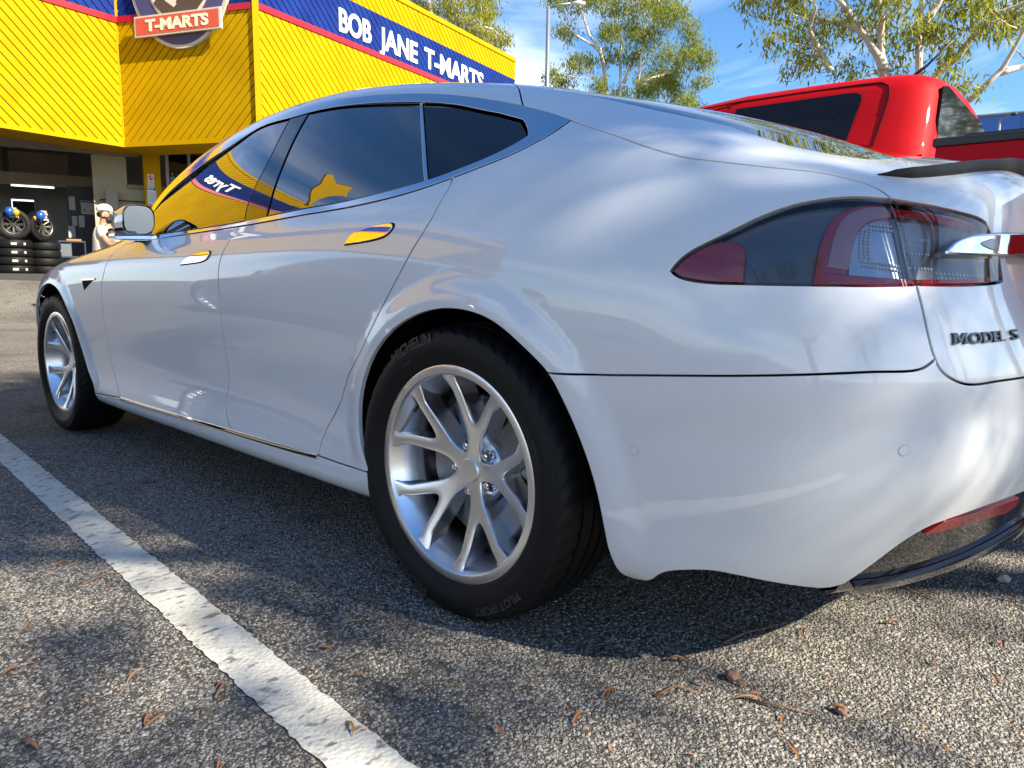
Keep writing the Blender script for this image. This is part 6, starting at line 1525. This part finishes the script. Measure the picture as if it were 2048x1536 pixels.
M_TWIG = mat('dry_twig', (.20, .11, .06), .8)
def twig(pts, r, label):
    p0 = Vector((pts[0][0], pts[0][1], 0)); o = mesh_obj('fallen_twig', [], [], M_TWIG); bpy.data.objects.remove(o)
    mb = MB(); mb.tube([Vector((x, y, z)) - p0 for x, y, z in pts], [r*(1 - .5*i/(len(pts) - 1)) for i in range(len(pts))], 6); o = mb.build('fallen_twig', M_TWIG, None, smooth=True); o.location = p0; tag(o, label, 'twig', 'twigs on the asphalt')

TWIGS = [[(0.535, -0.626), (0.552, -0.551), (0.583, -0.466)], [(0.704, 0.034), (0.766, -0.01), (0.819, -0.029)], [(-0.811, -1.511), (-0.834, -1.443), (-0.825, -1.415)], [(-0.447, -1.05), (-0.41, -1.069), (-0.322, -1.054)], [(-0.235, -1.061), (-0.174, -1.021)], [(0.54, -0.912), (0.552, -0.858), (0.599, -0.842)], [(0.681, -0.798), (0.732, -0.779), (0.782, -0.761)], [(-0.062, -1.509), (-0.093, -1.479), (-0.107, -1.459)], [(-0.067, -1.636), (-0.074, -1.607), (-0.08, -1.591)]]
TWL = ['curved thin twig lying across the edge of the car shadow', 'dark straight twig under the rear bumper corner', 'pale thin twig outside the bay line far left', 'hooked twig in the shade in front of the rear tyre', 'short twig beside the rear tyre', 'pale split twig left of the bark lump', 'long thin twig right of the bark lump', 'orange stem on the asphalt next to the bay line', 'orange stem at the lower left corner']
for l, lb in zip(TWIGS, TWL): twig([(x, y, .004 + .004*(i % 2)) for i, (x, y) in enumerate(l)], .0028, lb)
def lump(x, y, r, m, name, label, cat):
    rr = random.Random(int(x*1000)); bm = bmesh.new(); bmesh.ops.create_icosphere(bm, subdivisions=2, radius=r)
    for v in bm.verts: v.co *= rr.uniform(.75, 1.15); v.co.z *= .75
    me = bpy.data.meshes.new(name); bm.to_mesh(me); bm.free(); me.materials.append(m); o = bpy.data.objects.new(name, me); COL.objects.link(o); o.location = (x, y, r*.55); tag(o, label, cat)
lump(.619, -.746, .016, mat('bark_lump', (.22, .13, .09), .9), 'bark_lump', 'brown crumpled bark lump among dry leaves behind the car', 'bark')
lump(.822, -.712, .011, MATS['bark_lump'], 'seed_pod', 'small brown seed pod casting a dark shadow lower right', 'seed pod')
lump(.918, .24, .018, mat('pebble', (.36, .33, .29), .8), 'pebble', 'pale pebble on the asphalt beyond the rear bumper', 'stone')
# ------------------------------------------------------------------ man in the white cap
def skin_body(name, verts, edges, radii, m, parent, root=0, sub=2):
    me = bpy.data.meshes.new(name); me.from_pydata(verts, edges, []); me.update()
    o = bpy.data.objects.new(name, me); COL.objects.link(o)
    md = o.modifiers.new('skin', 'SKIN'); md.use_smooth_shade = True
    sv = me.skin_vertices[0].data
    for i, r in enumerate(radii): sv[i].radius = r if isinstance(r, tuple) else (r, r); sv[i].use_root = (i == root)
    o.modifiers.new('sub', 'SUBSURF').levels = sub
    dg = bpy.context.evaluated_depsgraph_get(); dg.update()
    me2 = bpy.data.meshes.new_from_object(o.evaluated_get(dg)); COL.objects.unlink(o); bpy.data.objects.remove(o)
    me2.polygons.foreach_set('use_smooth', [True]*len(me2.polygons)); me2.materials.clear(); me2.materials.append(m)
    o2 = bpy.data.objects.new(name, me2); COL.objects.link(o2); o2.parent = parent; return o2
PP = W(.42, 12.8, 0)
MAN = empty('person', (PP.x, PP.y, gz(PP.x, PP.y)), math.atan2(E1.y, E1.x) - .18, 'bearded man in white cap and cream T-shirt reaching forward behind the car bonnet', 'person')
M_SKIN = mat('skin', (.42, .21, .13), .55); M_SHIRT = mat('cream_cotton', (.50, .45, .35), .85); M_TROU = mat('dark_trousers', (.03, .03, .035), .8); M_HAIR = mat('black_hair', (.012, .009, .008), .7); M_CAP = mat('white_cap', (.55, .53, .50), .75)
add_bump(M_SHIRT, 14, .5, .02)
V = []; E = []; Rr = []
def vtx(p, r, par=None):
    V.append(p); Rr.append(r)
    if par is not None: E.append((par, len(V) - 1))
    return len(V) - 1
hip = vtx((0, 0, .95), (.13, .16)); sp = vtx((.0, 0, 1.15), (.115, .15), hip); ch = vtx((.02, 0, 1.36), (.125, .17), sp); nk = vtx((.035, 0, 1.50), (.06, .065), ch); hd0 = vtx((.06, 0, 1.57), (.062, .062), nk); hd = vtx((.075, 0, 1.655), (.092, .076), hd0); hd2 = vtx((.072, 0, 1.72), (.088, .072), hd)
for s in (-1, 1):
    sh = vtx((.02, .185*s, 1.43), .066, ch); el = vtx((.14, .245*s, 1.20), .050, sh); wr = vtx((.38, .19*s, 1.235), .034, el); pa = vtx((.45, .18*s, 1.235), (.040, .022), wr)
    for k, (dy, ln) in enumerate(((-.030, .075), (-.010, .085), (.011, .08), (.030, .065))):
        f1 = vtx((.49, .18*s + dy, 1.237), .0105, pa); f2 = vtx((.49 + ln*.55, .18*s + dy*1.1, 1.225), .0095, f1); vtx((.49 + ln*.95, .18*s + dy*1.1, 1.205), .0085, f2)
    t1 = vtx((.435, (.18 - .045)*s, 1.225), .012, pa); vtx((.475, (.18 - .065)*s, 1.215), .010, t1)
    h2 = vtx((.0, .095*s, .90), .098, hip); kn = vtx((.02, .10*s, .50), .066, h2); an = vtx((-.02, .105*s, .09), .046, kn); vtx((.12, .115*s, .04), .042, an)
skin_body('body', V, E, Rr, M_SKIN, MAN)
# T-shirt: torso and upper arms, a little larger than the body
V = []; E = []; Rr = []
a = vtx((0, 0, .86), (.150, .178)); b_ = vtx((.0, 0, 1.0), (.142, .176), a); c_ = vtx((.0, 0, 1.16), (.133, .172), b_); d_ = vtx((.02, 0, 1.36), (.142, .185), c_); e_ = vtx((.03, 0, 1.46), (.085, .10), d_)
for s in (-1, 1):
    f_ = vtx((.02, .185*s, 1.425), .084, d_); g_ = vtx((.095, .225*s, 1.285), .080, f_)
skin_body('t_shirt', V, E, Rr, M_SHIRT, MAN)
V = []; E = []; Rr = []
a = vtx((0, 0, .97), (.145, .172))
for s in (-1, 1):
    b_ = vtx((.0, .095*s, .86), .112, a); c_ = vtx((.02, .10*s, .50), .085, b_); vtx((-.015, .105*s, .10), .068, c_)
skin_body('trousers', V, E, Rr, M_TROU, MAN)
for s in (-1, 1):
    mb = MB(); mb.box((-.09, .105*s - .05, 0), (.19, .105*s + .05, .085)); mb.build('shoe', M_TROU, MAN, bevel=.03)
def blob(name, c_, r, m, parent=MAN, cut=None):
    bm = bmesh.new(); bmesh.ops.create_uvsphere(bm, u_segments=20, v_segments=12, radius=1)
    for v in bm.verts: v.co = Vector((v.co.x*r[0], v.co.y*r[1], v.co.z*r[2]))
    if cut: bmesh.ops.bisect_plane(bm, geom=bm.verts[:] + bm.edges[:] + bm.faces[:], plane_co=cut[0], plane_no=cut[1], clear_outer=True)
    me = bpy.data.meshes.new(name); bm.to_mesh(me); bm.free(); me.polygons.foreach_set('use_smooth', [True]*len(me.polygons)); me.materials.append(m)
    o = bpy.data.objects.new(name, me); COL.objects.link(o); o.parent = parent; o.location = c_; return o
blob('cap_crown', (.068, 0, 1.735), (.112, .092, .082), M_CAP, cut=((0, 0, -.02), (0, 0, -1)))
mb = MB(); n = 14
pts = [(.13 + .115*math.sin(math.pi*k/n), -.078*math.cos(math.pi*k/n)) for k in range(n + 1)]
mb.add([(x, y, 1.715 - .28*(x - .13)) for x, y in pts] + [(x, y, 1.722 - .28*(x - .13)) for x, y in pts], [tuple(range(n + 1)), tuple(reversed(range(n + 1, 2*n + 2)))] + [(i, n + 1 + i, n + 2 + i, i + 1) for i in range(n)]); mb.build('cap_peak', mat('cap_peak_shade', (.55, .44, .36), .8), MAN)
bd = blob('beard', (.105, 0, 1.585), (.070, .064, .062), M_HAIR)
blob('beard_side', (.075, 0, 1.612), (.062, .080, .035), M_HAIR)
blob('nose', (.172, 0, 1.640), (.018, .014, .020), M_SKIN); blob('mouth', (.163, 0, 1.595), (.010, .022, .007), mat('lips', (.35, .12, .09), .5))
for s in (-1, 1):
    blob('ear', (.055, .080*s, 1.648), (.020, .012, .032), M_SKIN); blob('eye', (.158, .030*s, 1.662), (.008, .013, .007), M_HAIR); blob('hair_side', (.03, .072*s, 1.672), (.040, .014, .030), M_HAIR)
blob('hair_back', (.0, 0, 1.66), (.040, .062, .045), M_HAIR)
# ------------------------------------------------------------------ dark car in the bay behind the lens (it mirrors in the doors)
shade_tree((7.6, 3.4), (6.6, .3, 6.4), (2.3, 1.7, 1.0), 22, 'spreading gum tree behind the parked sedan shading the car park', 31, dens=3.0)
shade_tree((4.6, 6.2), (1.6, 4.9, 7.4), (3.4, 2.2, 1.5), 24, 'gum tree beside the pickup shading the driveway', 32, dens=2.2)
shade_tree((2.1, 15.0), (1.9, 14.4, 4.2), (2.2, 2.4, 2.4), 44, 'dense gum tree right of the pickup, mirrored in its rear window', 34, dens=1.6)
shade_tree((12.5, 4.5), (9.7, 1.7, 7.0), (1.0, 1.0, .8), 6, 'small gum tree further behind the parked sedan', 33, dens=1.6)
shade_tree((5.5, -7.5), (5.2, -7.2, 4.2), (2.2, 2.0, 2.0), 30, 'gum tree behind the lens, mirrored in the tail lamp', 35, dens=1.2)
shade_tree((10.5, -6.0), (10.2, -6.2, 4.6), (2.4, 2.0, 2.2), 30, 'gum tree to the rear right, mirrored in the rear bumper', 36, dens=1.2)
M_DPAINT = paint('graphite_paint', (.02, .022, .026), .05, rough=.35)
DK = empty('dark_car', (-3.0, -3.98, 0), 0, 'dark grey car parked in the neighbouring bay, seen only mirrored in the white doors', 'car')
for ch in list(CAR.children):
    if ch.name.split('.')[0] in ('parking_sensor', 'sensor_gap', 'badge_lettering', 'lamp_optics', 'sidewall_lettering'): continue
    q = ch.copy(); COL.objects.link(q); q.parent = DK
    if ch.data and q.material_slots and q.material_slots[0].material == M_PAINT:
        q.material_slots[0].link = 'OBJECT'; q.material_slots[0].material = M_DPAINT
    for g in ch.children:
        if g.name.startswith('sidewall'): continue
        r = g.copy(); COL.objects.link(r); r.parent = q
